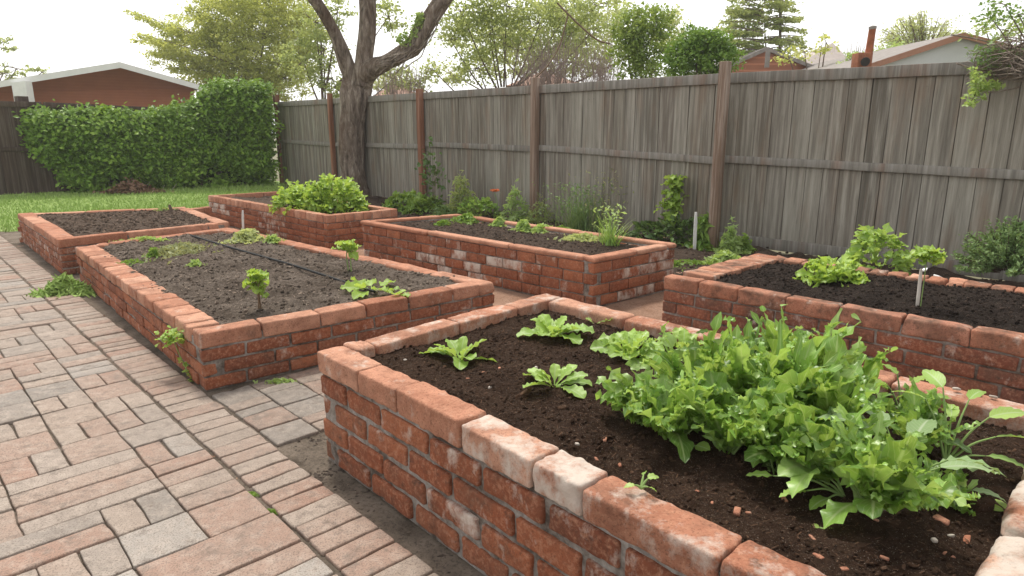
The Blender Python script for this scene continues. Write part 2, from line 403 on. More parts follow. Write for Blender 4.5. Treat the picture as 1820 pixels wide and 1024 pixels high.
# ------------------------------------------------------------------ brick walls
def L2(p, q): return math.hypot(q[0]-p[0], q[1]-p[1])
def brick_run(mb, p, q, z, h, depth, blen, off, fine, jit, eff, inward=True, gap=.012, r=.008, noise_a=.003, dirt=.6, rlo=0, rhi=1, stop=None):
    """one course of bricks, outer face on the line p-q, body to the left of p->q"""
    p = np.array(p[:2], float); q = np.array(q[:2], float); L = np.linalg.norm(q-p); u = (q-p)/L; Fm = frame(u)
    s = -off
    while s < L-.01:
        l = blen*random.uniform(.86, 1.12); a = max(s, 0); b = min(s+l, L)
        if b > L-.05: b = L
        if b-a > .03:
            hh = h-gap; size = (b-a-gap, depth, hh)
            V, F = rbox(size, r*random.uniform(.8, 1.3), fine)
            an = random.gauss(0, jit*1.2); ca, sa = math.cos(an), math.sin(an)
            V = V@np.array([[ca, sa, 0], [-sa, ca, 0], [0, 0, 1]])
            ti = random.gauss(0, jit*.9); V[:, 2] += V[:, 0]*ti
            c = p+u*(a+b)/2; mid = np.array((c[0], c[1], z+h/2))
            V = V@Fm+mid+Fm[1]*(depth/2+random.gauss(0, jit*.35))+np.array((0, 0, random.gauss(0, jit*.12)))
            sd = random.randint(0, 999)
            D = V-(mid+Fm[1]*depth/2); D /= np.maximum(np.linalg.norm(D, axis=1, keepdims=True), 1e-6)
            V = V+D*(noise_a*(fbm(V, 22, sd, 3)))[:, None]
            ef = eff((a+b)/2/L) if callable(eff) else eff
            V = V-D*(np.maximum(0, noise(V, 34, sd+5)-.35)*noise_a*3.2)[:, None]
            mb.add(V, F, (random.uniform(rlo, rhi), min(1, max(0, ef)), dirt*random.uniform(.3, 1.2), 1))
            if stop is not None: stop.append((a, b))
        s += l
        if b >= L: break
def inset(poly, d):
    n = len(poly); out = []
    for i in range(n):
        a, b, c = (np.array(poly[(i+k) % n][:2], float) for k in (-1, 0, 1))
        u = (b-a)/np.linalg.norm(b-a); v = (c-b)/np.linalg.norm(c-b)
        n1 = np.array((-u[1], u[0])); n2 = np.array((-v[1], v[0]))
        A = np.array([n1, n2]); out.append(np.linalg.solve(A, [n1@b+d, n2@b+d]))
    return out
def soil_mesh(mb, poly, z, amp, res, seed, mound=.0, clods=0, clod=.012, slope=None, straw=0, strawl=.02):
    a, b, c, d = [np.array(p[:2], float) for p in poly]
    nu = int(max(L2(a, b), L2(d, c))/res)+2; nv = int(max(L2(a, d), L2(b, c))/res)+2
    U, W = np.meshgrid(np.linspace(0, 1, nu), np.linspace(0, 1, nv), indexing='ij')
    U = U.ravel()[:, None]; W = W.ravel()[:, None]
    P = a*(1-U)*(1-W)+b*U*(1-W)+c*U*W+d*(1-U)*W
    P3 = np.column_stack([P, np.zeros(len(P))])
    H = amp*fbm(P3, 4.5, seed, 3, .55)+amp*.45*np.abs(fbm(P3, 28, seed+3, 3, .6))+amp*.38*np.abs(fbm(P3, 60, seed+9, 2))
    H = H+mound*(np.sin(PI*U[:, 0])*np.sin(PI*W[:, 0]))**.5
    if slope: H = H+slope[0]*U[:, 0]+slope[1]*W[:, 0]
    V = np.column_stack([P, z+H]); i = np.arange(nu-1)[:, None]*nv+np.arange(nv-1)[None]
    mb.add(V, np.stack([i, i+nv, i+nv+1, i+1], -1).reshape(-1, 4), (.5, .5, .5, 1))
    S = (V.reshape(nu, nv, 3), nu, nv)
    if straw:
        k = rng.integers(0, len(V), straw); c = V[k]+np.column_stack([rng.uniform(-res, res, (straw, 2)), rng.uniform(.0005, .005, straw)])
        an = rng.uniform(0, 6.28, straw); ln = rng.uniform(.3, 1, straw)**1.5*strawl; d = np.column_stack([np.cos(an), np.sin(an), rng.normal(0, .25, straw)])*ln[:, None]; w = np.column_stack([-np.sin(an), np.cos(an), np.zeros(straw)])*(.0007+rng.random(straw)[:, None]*.0012)*(strawl/.02)
        Q = np.stack([c-d/2-w, c+d/2-w, c+d/2+w, c-d/2+w], 1).reshape(-1, 3); i4 = np.arange(straw)[:, None]*4+np.arange(4)[None]
        mb.add(Q, i4, np.column_stack([np.repeat(rng.uniform(.86, 1, straw), 4), np.full((4*straw, 2), .5), np.ones(4*straw)]))
    if clods:
        T, F = rbox((1, 1, 1), .45, (3, 3, 3))
        k = rng.integers(0, len(V), clods)
        for q in k:
            s = clod*random.uniform(.3, 1)**1.5*2
            X = T*s*np.array((random.uniform(.7, 1.4), random.uniform(.6, 1), random.uniform(.4, .8)))
            an = random.random()*6.3; Rm = np.array([[math.cos(an), math.sin(an), 0], [-math.sin(an), math.cos(an), 0], [0, 0, 1]])
            X = X@Rm; X += (noise(X*(1/s)+q, 1.7, 3)*s*.3)[:, None]
            mb.add(X+V[q]+np.array((random.uniform(-res, res), random.uniform(-res, res), s*.15)), F, (random.random(), .5, .5, 1))
    return S
SOIL = {}
def soil_z(key, x, y):
    V = SOIL[key][0].reshape(-1, 3); return V[np.argmin((V[:, 0]-x)**2+(V[:, 1]-y)**2), 2]

def bed(key, poly, h, label, style):
    """poly counter-clockwise seen from above, so the inside is to the left of each edge"""
    c = np.mean([p[:2] for p in poly], 0); rt = root('raised_bed', (c[0], c[1], 0), label, 'raised bed', 'raised brick beds')
    cap_h = style['cap_h']; nC = style['courses']; ch = (h-cap_h)/nC; w = style['w']
    mm = MB(); n = len(poly)
    ins = inset(poly, style.get('recess', .012)); ins2 = inset(poly, w-.012)
    for i in range(n):
        j = (i+1) % n; mb = MB(); p, q = poly[i], poly[j]; fine = style['fine'][i]
        u = (np.array(q[:2])-np.array(p[:2]))/L2(p, q)
        for k in range(nC):
            zz = h-cap_h-(k+1)*ch; low = (k == nC-1)
            e0, e1 = ((0, w*.97) if k % 2 == 0 else (w*.97, 0))
            if style.get('short', True) is False: e0, e1 = 0, 0
            pp = np.array(p[:2])+u*e0; qq = np.array(q[:2])-u*e1
            brick_run(mb, pp, qq, zz, ch, w, style['blen'], random.uniform(-.005, .02) if k % 2 else style['blen']*.12+random.uniform(-.02, .02), fine,
                      style['jit'], style['eff'](i, k), r=style['r'], noise_a=style['na'], dirt=style['dirt']*(1.7 if low else 1), gap=style['gap'])
        mb.build('brick_wall', style.get('wmat', M_brick), rt)
        # coping
        mb = MB(); cw = style['cw'][i]; cl = style['clen'][i]; cm = style['cmat'][i]; ov = style.get('over', 0)
        e0, e1 = (0, cw*.98) if style.get('capturn', 0) == 0 else (cw*.98, 0)
        nrm = np.array((-u[1], u[0])); pp = np.array(p[:2])+u*e0-nrm*ov; qq = np.array(q[:2])-u*e1-nrm*ov
        if e0 == 0: pp = pp-u*ov
        if e1 == 0: qq = qq+u*ov
        if style.get('cspec') and style['cspec'].get(i):
            L = np.linalg.norm(qq-pp); s0 = 0
            for (ln, ef, rr, dd) in style['cspec'][i]:
                s1 = min(L, s0+ln)
                if s1-s0 > .03: brick_run(mb, pp+u*s0, pp+u*s1, h-cap_h, cap_h+random.uniform(-.004, .006), cw*random.uniform(.95, 1.04), 9, 0, style['cfine'][i], style['jit'], ef, r=style['cr'][i], noise_a=style['cna'][i], dirt=dd, gap=style['cgap'], rlo=rr, rhi=rr+.05)
                s0 = s1
        else:
            brick_run(mb, pp, qq, h-cap_h, cap_h, cw, cl, random.uniform(0, cl*.3), style['cfine'][i], style['jit'], style['ceff'](i), r=style['cr'][i], noise_a=style['cna'][i], dirt=style['cdirt'], gap=style['cgap'])
        mb.build('coping', cm, rt)
        # mortar core
        a, b, c2, d = ins[i], ins[j], ins2[j], ins2[i]
        prism(mm, [a, b, c2, d], -.02+.001*i, h-style.get('mtop', .022)-.0013*i)
    mm.build('mortar', M_mortar, rt, smooth=False)
    inn = inset(poly, w*.75); sm = MB(); s = style['soil']
    SOIL[key] = soil_mesh(sm, inn, h-s['drop'], s['amp'], s['res'], s['seed'], s.get('mound', 0), s.get('clods', 0), s.get('clod', .012), s.get('slope'), s.get('straw', 0), s.get('strawl', .02))
    sm.build('soil', s['mat'], rt); return rt

no = lambda *a: 0.
A1, A2, A4 = (-.815, 2.635), (.19, 3.63), (.83, .845)
_q = gp(1820, 714, .5)[:2]; _d = _q-np.array(A2); _e = gp(1815, 820, .5)[:2]-gp(1725, 1024, .5)[:2]; _o = gp(1815, 820, .5)[:2]+np.array((.11, -.10))
_k = np.linalg.solve(np.array([_d, -_e]).T, _o-np.array(A2)); A3 = tuple(np.array(A2)+_d*_k[0])
def effA(i, k):
    if i == 0: return lambda t: max(0, .7-abs(t-.5)*2.2)*random.uniform(.1, .8) if k < 1 else random.choice([0, .05, .1, .35])*(.9 if t > .2 else .3)
    return 0.1
_u = [gp(u, v, .5)[:2] for u, v in ((562, 622), (635, 658), (699, 694), (818, 753), (946, 820), (1040, 864), (1284, 989))]
_l = [float(np.linalg.norm(_u[i+1]-_u[i])) for i in range(6)]
capA = [(l_, *q_) for l_, q_ in zip(_l, [(.18, .5, .6), (.12, .35, .6), (.08, .3, .7), (.5, .55, .4), (.68, .9, .2), (.27, .1, .8)])]+[(.32, .2, .0, .9), (.3, .2, .2, .5), (.3, .1, .2, .5)]
# ring order counter-clockwise seen from above: A1 -> A4 -> A3 -> A2
bed('A', [A1, A4, A3, A2], .5, 'large nearest raised brick bed with dark soil and a mass of leafy greens', dict(
    cap_h=.1, courses=4, w=.115, fine=[(16, 6, 7), (6, 4, 4), (6, 4, 4), (6, 4, 4)], blen=.275, jit=.008, r=.010, na=.0048, gap=.021, dirt=.9,
    eff=effA, cw=[.118, .15, .125, .12], clen=[.25, .33, .55, .42], cmat=[M_cope]*4, cfine=[(26, 12, 9), (18, 10, 8), (12, 6, 5), (12, 6, 5)],
    cr=[.010, .035, .014, .014], cna=[.0055, .008, .006, .006], cgap=.008, ceff=lambda i: (0, .62, .3, .3)[i], cdirt=.6, mtop=.05, recess=.014,
    cspec={0: capA}, soil=dict(drop=.075, amp=.015, res=.011, seed=3, mound=.03, clods=6500, clod=.0075, straw=4500, mat=M_soilA)))
B1, B2, B3, B4 = (-4.05, 6.08), (-1.67, 3.38), (-.12, 4.64), (-3.15, 7.32)
bed('B', [B1, B2, B3, B4], .33, 'wide raised brick bed of dry brown soil with a black drip hose', dict(
    cap_h=.095, courses=3, w=.11, fine=[(6, 4, 4), (8, 4, 4), (4, 3, 3), (4, 3, 3)], blen=.26, jit=.008, r=.008, na=.004, gap=.012, dirt=.6,
    eff=lambda i, k: .1, cw=[.17, .13, .14, .14], clen=[.21, .34, .7, .8], cmat=[M_cope]*4, cfine=[(8, 6, 5), (8, 5, 5), (10, 5, 5), (8, 5, 4)],
    cr=[.014, .012, .02, .02], cna=[.006, .005, .012, .008], cgap=.008, ceff=lambda i: .1, cdirt=.45, mtop=.05,
    soil=dict(drop=.035, amp=.02, res=.022, seed=11, mound=.02, clods=4000, clod=.012, straw=5000, strawl=.03, mat=M_soilB)))
C1, C2, C3, C4 = (-6.16, 8.26), (-4.33, 6.27), (-3.2, 7.5), (-4.4, 8.98)
bed('C', [C1, C2, C3, C4], .36, 'far left raised brick bed of bare grey brown soil, next to the lawn', dict(
    cap_h=.09, courses=4, w=.11, fine=[(4, 3, 3)]*4, blen=.26, jit=.006, r=.008, na=.003, gap=.009, dirt=.8, wmat=M_brick,
    eff=lambda i, k: .25, cw=[.17, .12, .14, .14], clen=[.7, .9, .5, .6], cmat=[M_cope]*4, cfine=[(6, 4, 4)]*4,
    cr=[.016]*4, cna=[.006]*4, cgap=.005, ceff=no, cdirt=.3, mtop=.03,
    soil=dict(drop=.05, amp=.022, res=.03, seed=21, mound=.05, clods=2500, clod=.016, straw=2500, strawl=.04, mat=M_soilC)))
D1, D2, D3, D4 = (-4.6, 10.1), (-2.16, 7.73), (-1.44, 8.38), (-3.75, 10.8)
bed('D', [D1, D2, D3, D4], .4, 'narrow raised brick bed by the tree holding a big pale green lettuce clump', dict(
    cap_h=.1, courses=4, w=.1, fine=[(4, 3, 3)]*4, blen=.2, jit=.004, r=.006, na=.002, gap=.006, dirt=.5,
    eff=lambda i, k: ((lambda t: .6 if (t < .2 and k in (0, 1)) else (.4 if .5 < t < .7 else .05)) if i == 0 else .1), cw=[.1]*4, clen=[.13, .13, .4, .4], cmat=[M_cope]*4, cfine=[(4, 4, 4)]*4,
    cr=[.014]*4, cna=[.003]*4, cgap=.003, ceff=no, cdirt=.3, mtop=.03,
    soil=dict(drop=.07, amp=.015, res=.035, seed=31, mound=.03, clods=200, clod=.015, mat=M_soilC)))
m1, m2, m3, m4 = (-1.64, 7.22), (.64, 5.1), (1.44, 5.77), (-.64, 7.83)
bed('M', [m1, m2, m3, m4], .41, 'middle raised brick bed with a row of weeds and patchy whitened bricks', dict(
    cap_h=.045, courses=4, w=.1, fine=[(5, 3, 3), (5, 3, 3), (4, 3, 3), (4, 3, 3)], blen=.235, jit=.005, r=.007, na=.003, gap=.009, dirt=.55,
    eff=lambda i, k: (lambda t: random.choice([0, .2, .6 if (k > 0 and .3 < t < .85) else .1])) if i == 0 else (lambda t: random.choice([.1, .5])), cw=[.1, .12, .1, .1],
    clen=[1.2, .8, 1.1, .6], cmat=[M_cope]*4, cfine=[(14, 5, 4)]*4, cr=[.02]*4, cna=[.006]*4, cgap=.002, ceff=no, cdirt=.25, over=.012, mtop=.03,
    soil=dict(drop=.06, amp=.012, res=.025, seed=41, mound=.01, clods=2000, clod=.011, straw=2500, strawl=.03, mat=M_mulch)))
R1, R2, R3, R4 = (1.03, 4.42), (3.1, 2.4), (4.05, 3.32), (1.98, 5.26)
bed('R', [R1, R2, R3, R4], .42, 'right raised bed of dark sooty bricks filled with black compost, by the fence', dict(
    cap_h=.1, courses=4, w=.11, fine=[(6, 4, 4), (4, 3, 3), (6, 4, 4), (6, 4, 4)], blen=.29, jit=.007, r=.009, na=.004, gap=.010, dirt=.9, wmat=M_darkbrick,
    eff=lambda i, k: .12, cw=[.11, .11, .16, .23], clen=[.30, .25, .12, .11], cmat=[M_copedark, M_cope, M_cope, M_cope], cfine=[(8, 5, 5), (4, 4, 4), (6, 6, 5), (6, 6, 5)],
    cr=[.013, .012, .014, .010], cna=[.007, .005, .010, .005], cgap=.005, ceff=lambda i: .1, cdirt=1.1, mtop=.05,
    soil=dict(drop=.05, amp=.018, res=.018, seed=51, mound=.05, clods=4000, clod=.011, straw=2500, mat=M_soilR)))

# ------------------------------------------------------------------ ground and paving
def sheet(name, poly, z, m, label=None, kind='structure'):
    mb = MB(); mb.add([(p[0], p[1], z) for p in poly], [list(range(4))]); o = mb.build(name, m, smooth=False); return tag(o, kind=kind)
sheet('ground', [(-120, -60), (120, -60), (120, 160), (-120, 160)], -.03, M_field)
sdir = gp(598, 1007)-gp(101, 549); sdir[2] = 0; sdir /= np.linalg.norm(sdir); tdir = np.array((sdir[1], -sdir[0], 0))  # tdir points left of walk
if tdir[0] > 0: tdir = -tdir
O = gp(340, 772)
def st(s, t): return O-sdir*s+tdir*t      # s grows away from camera, t to the left
def st_(s_, t_): return st(s_, t_)[:2]
# path between the beds: slightly uneven packed dirt
def uneven(name, poly, z, m, res, amp, seed, clods=0, clod=.01):
    mb = MB(); S = soil_mesh(mb, poly, z, amp, res, seed, 0, clods, clod); o = mb.build(name, m); tag(o, kind='structure'); return S
uneven('path', [(-7.4, 10), (-1.2, -1.5), (4.5, -1.5), (2.8, 9)], -.012, M_dirt, .06, .005, 61, 900, .012)
uneven('soil_gap', [st_(-1.9, -.215), st_(.30, -.215), st_(.30, -.75), st_(-1.9, -.95)][::-1], -.016, M_soilgap, .010, .009, 66, 2500, .007)
SOIL['strip'] = uneven('planting_soil', [(-1.5, 8.35), (1.5, 5.6), (2.55, 8.2), (-5.8, 17.2)], .0, M_mulch, .07, .03, 62, 900, .03)
SOIL['strip2'] = uneven('planting_bed_soil', [(1.42, 5.85), (4.2, 3.3), (5.3, 5.4), (2.5, 8.1)], .0, M_mulch, .05, .03, 63, 700, .025)
SW = .225
mbs = MB(); mbs.add([st(-3, -1.5)+(0, 0, -.004), st(12, -1.3)*1+(0, 0, -.004), st(12, 7)+(0, 0, -.004), st(-3, 7)+(0, 0, -.004)], [[0, 1, 2, 3]])
tag(mbs.build('paving_bed', M_joint, smooth=False), kind='structure')
def inpoly(p, poly):
    s = False; n = len(poly)
    for i in range(n):
        a, b = poly[i], poly[(i+1) % n]
        if (a[1] > p[1]) != (b[1] > p[1]) and p[0] < (b[0]-a[0])*(p[1]-a[1])/(b[1]-a[1])+a[0]: s = not s
    return s
PV = MB()
def paver(s0, s1, t0, t1, rr=None, dirt=0., fine=None):
    c = st((s0+s1)/2, (t0+t1)/2); d = c[1]
    if c[1] < .9 or abs(c[0]) > c[1]*.85+1.2: return
    fine = fine or ((8, 8, 3) if d < 3.6 else (3, 3, 2))
    g = random.uniform(.003, .009); V, F = rbox((abs(s1-s0)-g, abs(t1-t0)-g*random.uniform(.6, 1.4), .05), random.uniform(.005, .009), fine)
    V[:, 2] += V[:, 0]*random.gauss(0, .012)+V[:, 1]*random.gauss(0, .009)
    an = random.gauss(0, .014); V = V@np.array([[math.cos(an), math.sin(an), 0], [-math.sin(an), math.cos(an), 0], [0, 0, 1]])
    Mx = np.array([-sdir, tdir, (0, 0, 1)]); V = V@Mx+c+np.array((0, 0, -.014+random.gauss(0, .002)))
    if d < 5: V[:, :2] += np.stack([noise(V, 14, 1), noise(V, 14, 2)], 1)*.0035+np.stack([noise(V, 45, 6), noise(V, 45, 7)], 1)*.0018
    V[:, 2] += .002*noise(V, 9, 4)-np.maximum(0, noise(V, 38, 14)-.45)*.012*(V[:, 2] > c[2])
    PV.add(V, F, (random.random() if rr is None else rr, .5, dirt, 1))
s = -2.2; odd = 0
while s < 11:                              # soldier strip
    l = .102*random.uniform(.9, 1.12)
    paver(s, s+l, -SW, 0, random.choice([.05, .1, .2, .3, .35, .45])+random.uniform(0, .1), .15 if random.random() < .15 else 0); s += l
# field: irregular blocks of one, two or three pavers
U = .232; nS, nT = 58, 28; used = np.zeros((nS, nT), bool)
for i in range(nS):
    for j in range(nT):
        if used[i, j]: continue
        s0 = -2.3+i*U; t0 = .012+j*U; k = random.random()
        tone = lambda: min(1, max(0, random.choice([.1, .2, .3, .4, .5, .6, .75, .95])+random.uniform(-.06, .06)))
        if k < .36 and j+1 < nT and not used[i, j+1]:      # two cells wide: long bricks across
            used[i, j] = used[i, j+1] = True; q = random.random()
            if q < .72:
                f = random.choice([.5, .5, .45, .55]); paver(s0, s0+U*f, t0, t0+2*U, tone()); paver(s0+U*f, s0+U, t0, t0+2*U, tone())
            elif q < .87: paver(s0, s0+U, t0, t0+2*U, tone())
            else:
                paver(s0, s0+U*.5, t0, t0+2*U, tone()); paver(s0+U*.5, s0+U, t0, t0+U, tone()); paver(s0+U*.5, s0+U, t0+U, t0+2*U, tone())
        elif k < .47 and i+1 < nS and not used[i+1, j]:
            used[i, j] = used[i+1, j] = True; paver(s0, s0+U*1.0, t0, t0+U, tone()); paver(s0+U, s0+2*U, t0, t0+U*.5, tone()); paver(s0+U, s0+2*U, t0+U*.5, t0+U, tone())
        else:
            used[i, j] = True; q = random.random()
            if q < .38: paver(s0, s0+U, t0, t0+U*.5, tone()); paver(s0, s0+U, t0+U*.5, t0+U, tone())
            elif q < .72: paver(s0, s0+U*.5, t0, t0+U, tone()); paver(s0+U*.5, s0+U, t0, t0+U, tone())
            else: paver(s0, s0+U, t0, t0+U, tone())
# pavers on the right of the strip, between the two nearest beds
Aout = [tuple(p) for p in inset([A1, A4, A3, A2], -.05)]; Bout = [tuple(p) for p in inset([B1, B2, B3, B4], -.10)]
for i in range(-2, 16):
    for j in range(12):
        s0 = i*.2; t1 = -SW-.012-j*.21; t0 = t1-.21
        c = st(s0+.1, (t0+t1)/2)
        if inpoly(c, Aout) or inpoly(c, Bout): continue
        if c[1] < 2.1 or j > 7: continue
        if random.random() < .5: paver(s0, s0+.1, t0, t1, random.choice([.2, .35, .8, .3]), .3); paver(s0+.1, s0+.2, t0, t1, random.choice([.2, .35, .8, .1]), .3)
        else: paver(s0, s0+.2, t0, t1, random.choice([.2, .35, .85, .1]), .35)
tag(PV.build('paving', M_paver), kind='structure')
# lawn
LW = [(-16, 8.6), (-6.6, 8.6), (-3.9, 11.2), (-6.5, 17.6), (-16, 15.4)]
mb = MB(); mb.add([(-22, 9.6, .0), (-6.9, 9.1, .0), (-4.6, 10.7, .0), (-5.9, 17.9, .0), (-22, 17, .0)], [[0, 1, 2, 4], ][:0] or [[0, 1, 2, 3]])
mb.add([(-22, 9.6, .0), (-5.9, 17.9, .0), (-22, 17, .0)], [[0, 1, 2]]); tag(mb.build('lawn', M_lawn, smooth=False), kind='structure')
mb = MB(); n = 42000
P = np.column_stack([rng.uniform(-15, -4, n), rng.uniform(9.0, 17.6, n), np.zeros(n)])
lawnp = [(-22, 9.6), (-6.9, 9.0), (-5.2, 10.2), (-4.2, 11.4), (-5.8, 17.6), (-22, 17)]
P = P[[inpoly(p, lawnp) for p in P]]; P[:, 2] = 0; n = len(P); hgt = rng.uniform(.03, .085, n)*(1+.5*noise(P, .8, 4)); a = rng.uniform(0, 6.28, n); wd = .006+rng.random(n)*.006
sd = np.column_stack([np.cos(a), np.sin(a), np.zeros(n)])*wd[:, None]; tip = P+np.column_stack([rng.normal(0, .02, n), rng.normal(0, .02, n), hgt])
V = np.stack([P-sd, P+sd, tip], 1).reshape(-1, 3); i = np.arange(n)*3
mb.add(V, np.stack([i, i+1, i+2], 1), np.column_stack([np.repeat(rng.random(n), 3), np.full((3*n, 2), .5), np.ones(3*n)]))
tag(mb.build('grass', M_blade, smooth=False), 'short green lawn grass in front of the hedge', 'grass', kind='stuff')

# ------------------------------------------------------------------ fences
def fence(pts, zt, label, bm, postspec, midz, bw=.165, group=None, posts=None, kick=False, capm=M_rail):
    c = np.mean([p[:2] for p in pts], 0); rt = root('wooden_fence', (c[0], c[1], 0), label, 'fence', group)
    for i in range(len(pts)-1):
        p = np.array(pts[i][:2]); q = np.array(pts[i+1][:2]); L = np.linalg.norm(q-p); u = (q-p)/L; nn = np.array((u[1], -u[0]))
        if nn @ (-(p+q)/2) < 0: nn = -nn          # nn faces the garden
        mb = MB(); s = .0; z1 = zt[i]; z2 = zt[i+1]; mz0_ = midz[i][0]
        while s < L-.02:
            w = min(bw*random.uniform(.8, 1.25), L-s); cc = p+u*(s+w/2)+nn*random.gauss(0, .002)
            top = z1+(z2-z1)*(s+w/2)/L-.03; V, F = rbox((w-random.uniform(.003, .007), .02, top-.03), .003, (2, 2, 4))
            V = V@frame(u)+np.array((cc[0], cc[1], .03+(top-.03)/2)); V[:, :2] += u*((V[:, 2]-1)*random.gauss(0, .0025))[:, None]
            mb.add(V, F, (random.random(), .5, .5, 1)); s += w
        for nk in range(int(L/bw*1.6)):
            sN = random.uniform(.03, L-.03); zN = random.choice([z1-.13, mz0_+.0, mz0_-.02])+random.gauss(0, .01); cN = p+u*sN+nn*.012; Vn, Fn = rbox((.009, .004, .009), .002, (2, 2, 2)); mb.add(Vn@frame(u)+np.array((cN[0], cN[1], zN-.09)), Fn, (0, .5, .5, 1))
        e0 = p-nn*.018; e1 = q-nn*.018; e2 = q-nn*.03; e3 = p-nn*.03; hexa(mb, [(e[0], e[1], .04) for e in (e0, e1, e2, e3)]+[(e[0], e[1], zz_) for e, zz_ in zip((e0, e1, e2, e3), (z1-.05, z2-.05, z2-.05, z1-.05))], (.1, .5, .5, 1))  # added backing sheet, stops light showing through the board gaps
        mb.build('fence_panel', bm, rt, smooth=False)
        def P3(s, off, z): r = p+u*s+nn*off; return (r[0], r[1], z)
        mb = MB(); beam(mb, P3(.02, .028, z1-.06), P3(L-.02, .028, z2-.06), .03, .115, jit=.004, n=(12, 3, 3)); mb.build('cap_rail', capm, rt)
        mb = MB(); mz = midz[i]; beam(mb, P3(.0, .03, mz[0]), P3(L-.0, .03, mz[1]), .035, .085, jit=.004, n=(12, 3, 3)); mb.build('mid_rail', capm, rt)
        if kick and kick[i]:
            mb = MB(); beam(mb, P3(0, .04, .07), P3(L, .04, .07), .03, .13, jit=.004, n=(8, 3, 3)); mb.build('kick_board', capm, rt)
    for (px, py, w, h, m, lx, ly) in (posts or []):
        mb = MB(); V, F = rbox((w, w, h), .006, (3, 3, 8)); V = V@frame(pts[1][:2]-np.array(pts[0][:2]))
        V[:, 0] += (V[:, 2]+h/2)*lx; V += np.array((px, py, h/2)); V[:, :2] += (noise(V, 2, 8)*.004)[:, None]
        mb.add(V, F, (random.random(), .5, .5, 1)); mb.build('fence_post', m, rt)
    return rt
F0, F4 = gp(507, 323)[:2], gp(1268, 437)[:2]
F0 = np.array((-5.75, 16.95)); dv = F4-F0
def onF(u):                                # point on the back fence line seen at column u
    r = ray(u, 300)[:2]; A_ = np.array([r, -dv]).T; k = np.linalg.solve(A_, F0); return F0+dv*k[1]
FP = [F0, onF(600), onF(757), onF(957), F4+dv/np.linalg.norm(dv)*-.05]
def off(p, d=.07):                         # garden side
    n = np.array((dv[1], -dv[0])); n /= np.linalg.norm(n)
    if n@(-p) < 0: n = -n
    return p+n*d
posts = []
for k, (p, w, h, m) in enumerate(zip(FP, (.12, .09, .10, .10, .1), (2.17, 2.1, 2.06, 2.1, 2.1), (M_post, M_post, M_post, M_postg, M_postg))):
    q = off(p, .085)
    if k == 0: q = gp(503, 327)[:2]
    posts.append((q[0], q[1], w, h, m, 0, 0))
fence(FP, [2.0]*5, 'long weathered grey board fence with red brown posts behind the tree and the beds', M_fence, None, [(1.06, 1.03), (1.03, 1.06), (1.1, 1.08), (1.1, 1.02)], posts=posts[:4], bw=.185)
S0 = F4+np.array((.0, -.0)); S1 = np.array((4.29, 6.47)); dd = (S1-gp(1337, 439)[:2]); dd /= np.linalg.norm(dd)
S0 = gp(1337, 439)[:2]-dd*.62; Send = S0+dd*6.5; Sm = S0+dd*3.6
pq = gp(1262, 445)[:2]
fence([S0, Sm, Send], [2.02, 1.98, 1.98], 'weathered grey board fence at the right, behind the black compost bed', M_fence, None, [(1.03, .97), (.97, .97)], posts=[(pq[0]+.03, pq[1]+.02, .10, 2.1, M_postg, .0, 0)], bw=.19, kick=[1, 1])
K0 = gp(-40, 352)[:2]; K1 = gp(100, 343)[:2]; K2 = gp(300, 332)[:2]
fence([K0, K1, K2], [1.92, 1.92, 1.85], 'dark brown stained board fence at the far left, partly covered by the hedge', M_dfence, None, [(.95, .95), (.95, .95)], posts=[(K1[0]-.35, K1[1]-.1, .2, 2.03, M_dfence, 0, 0)], bw=.26, capm=M_dfence)

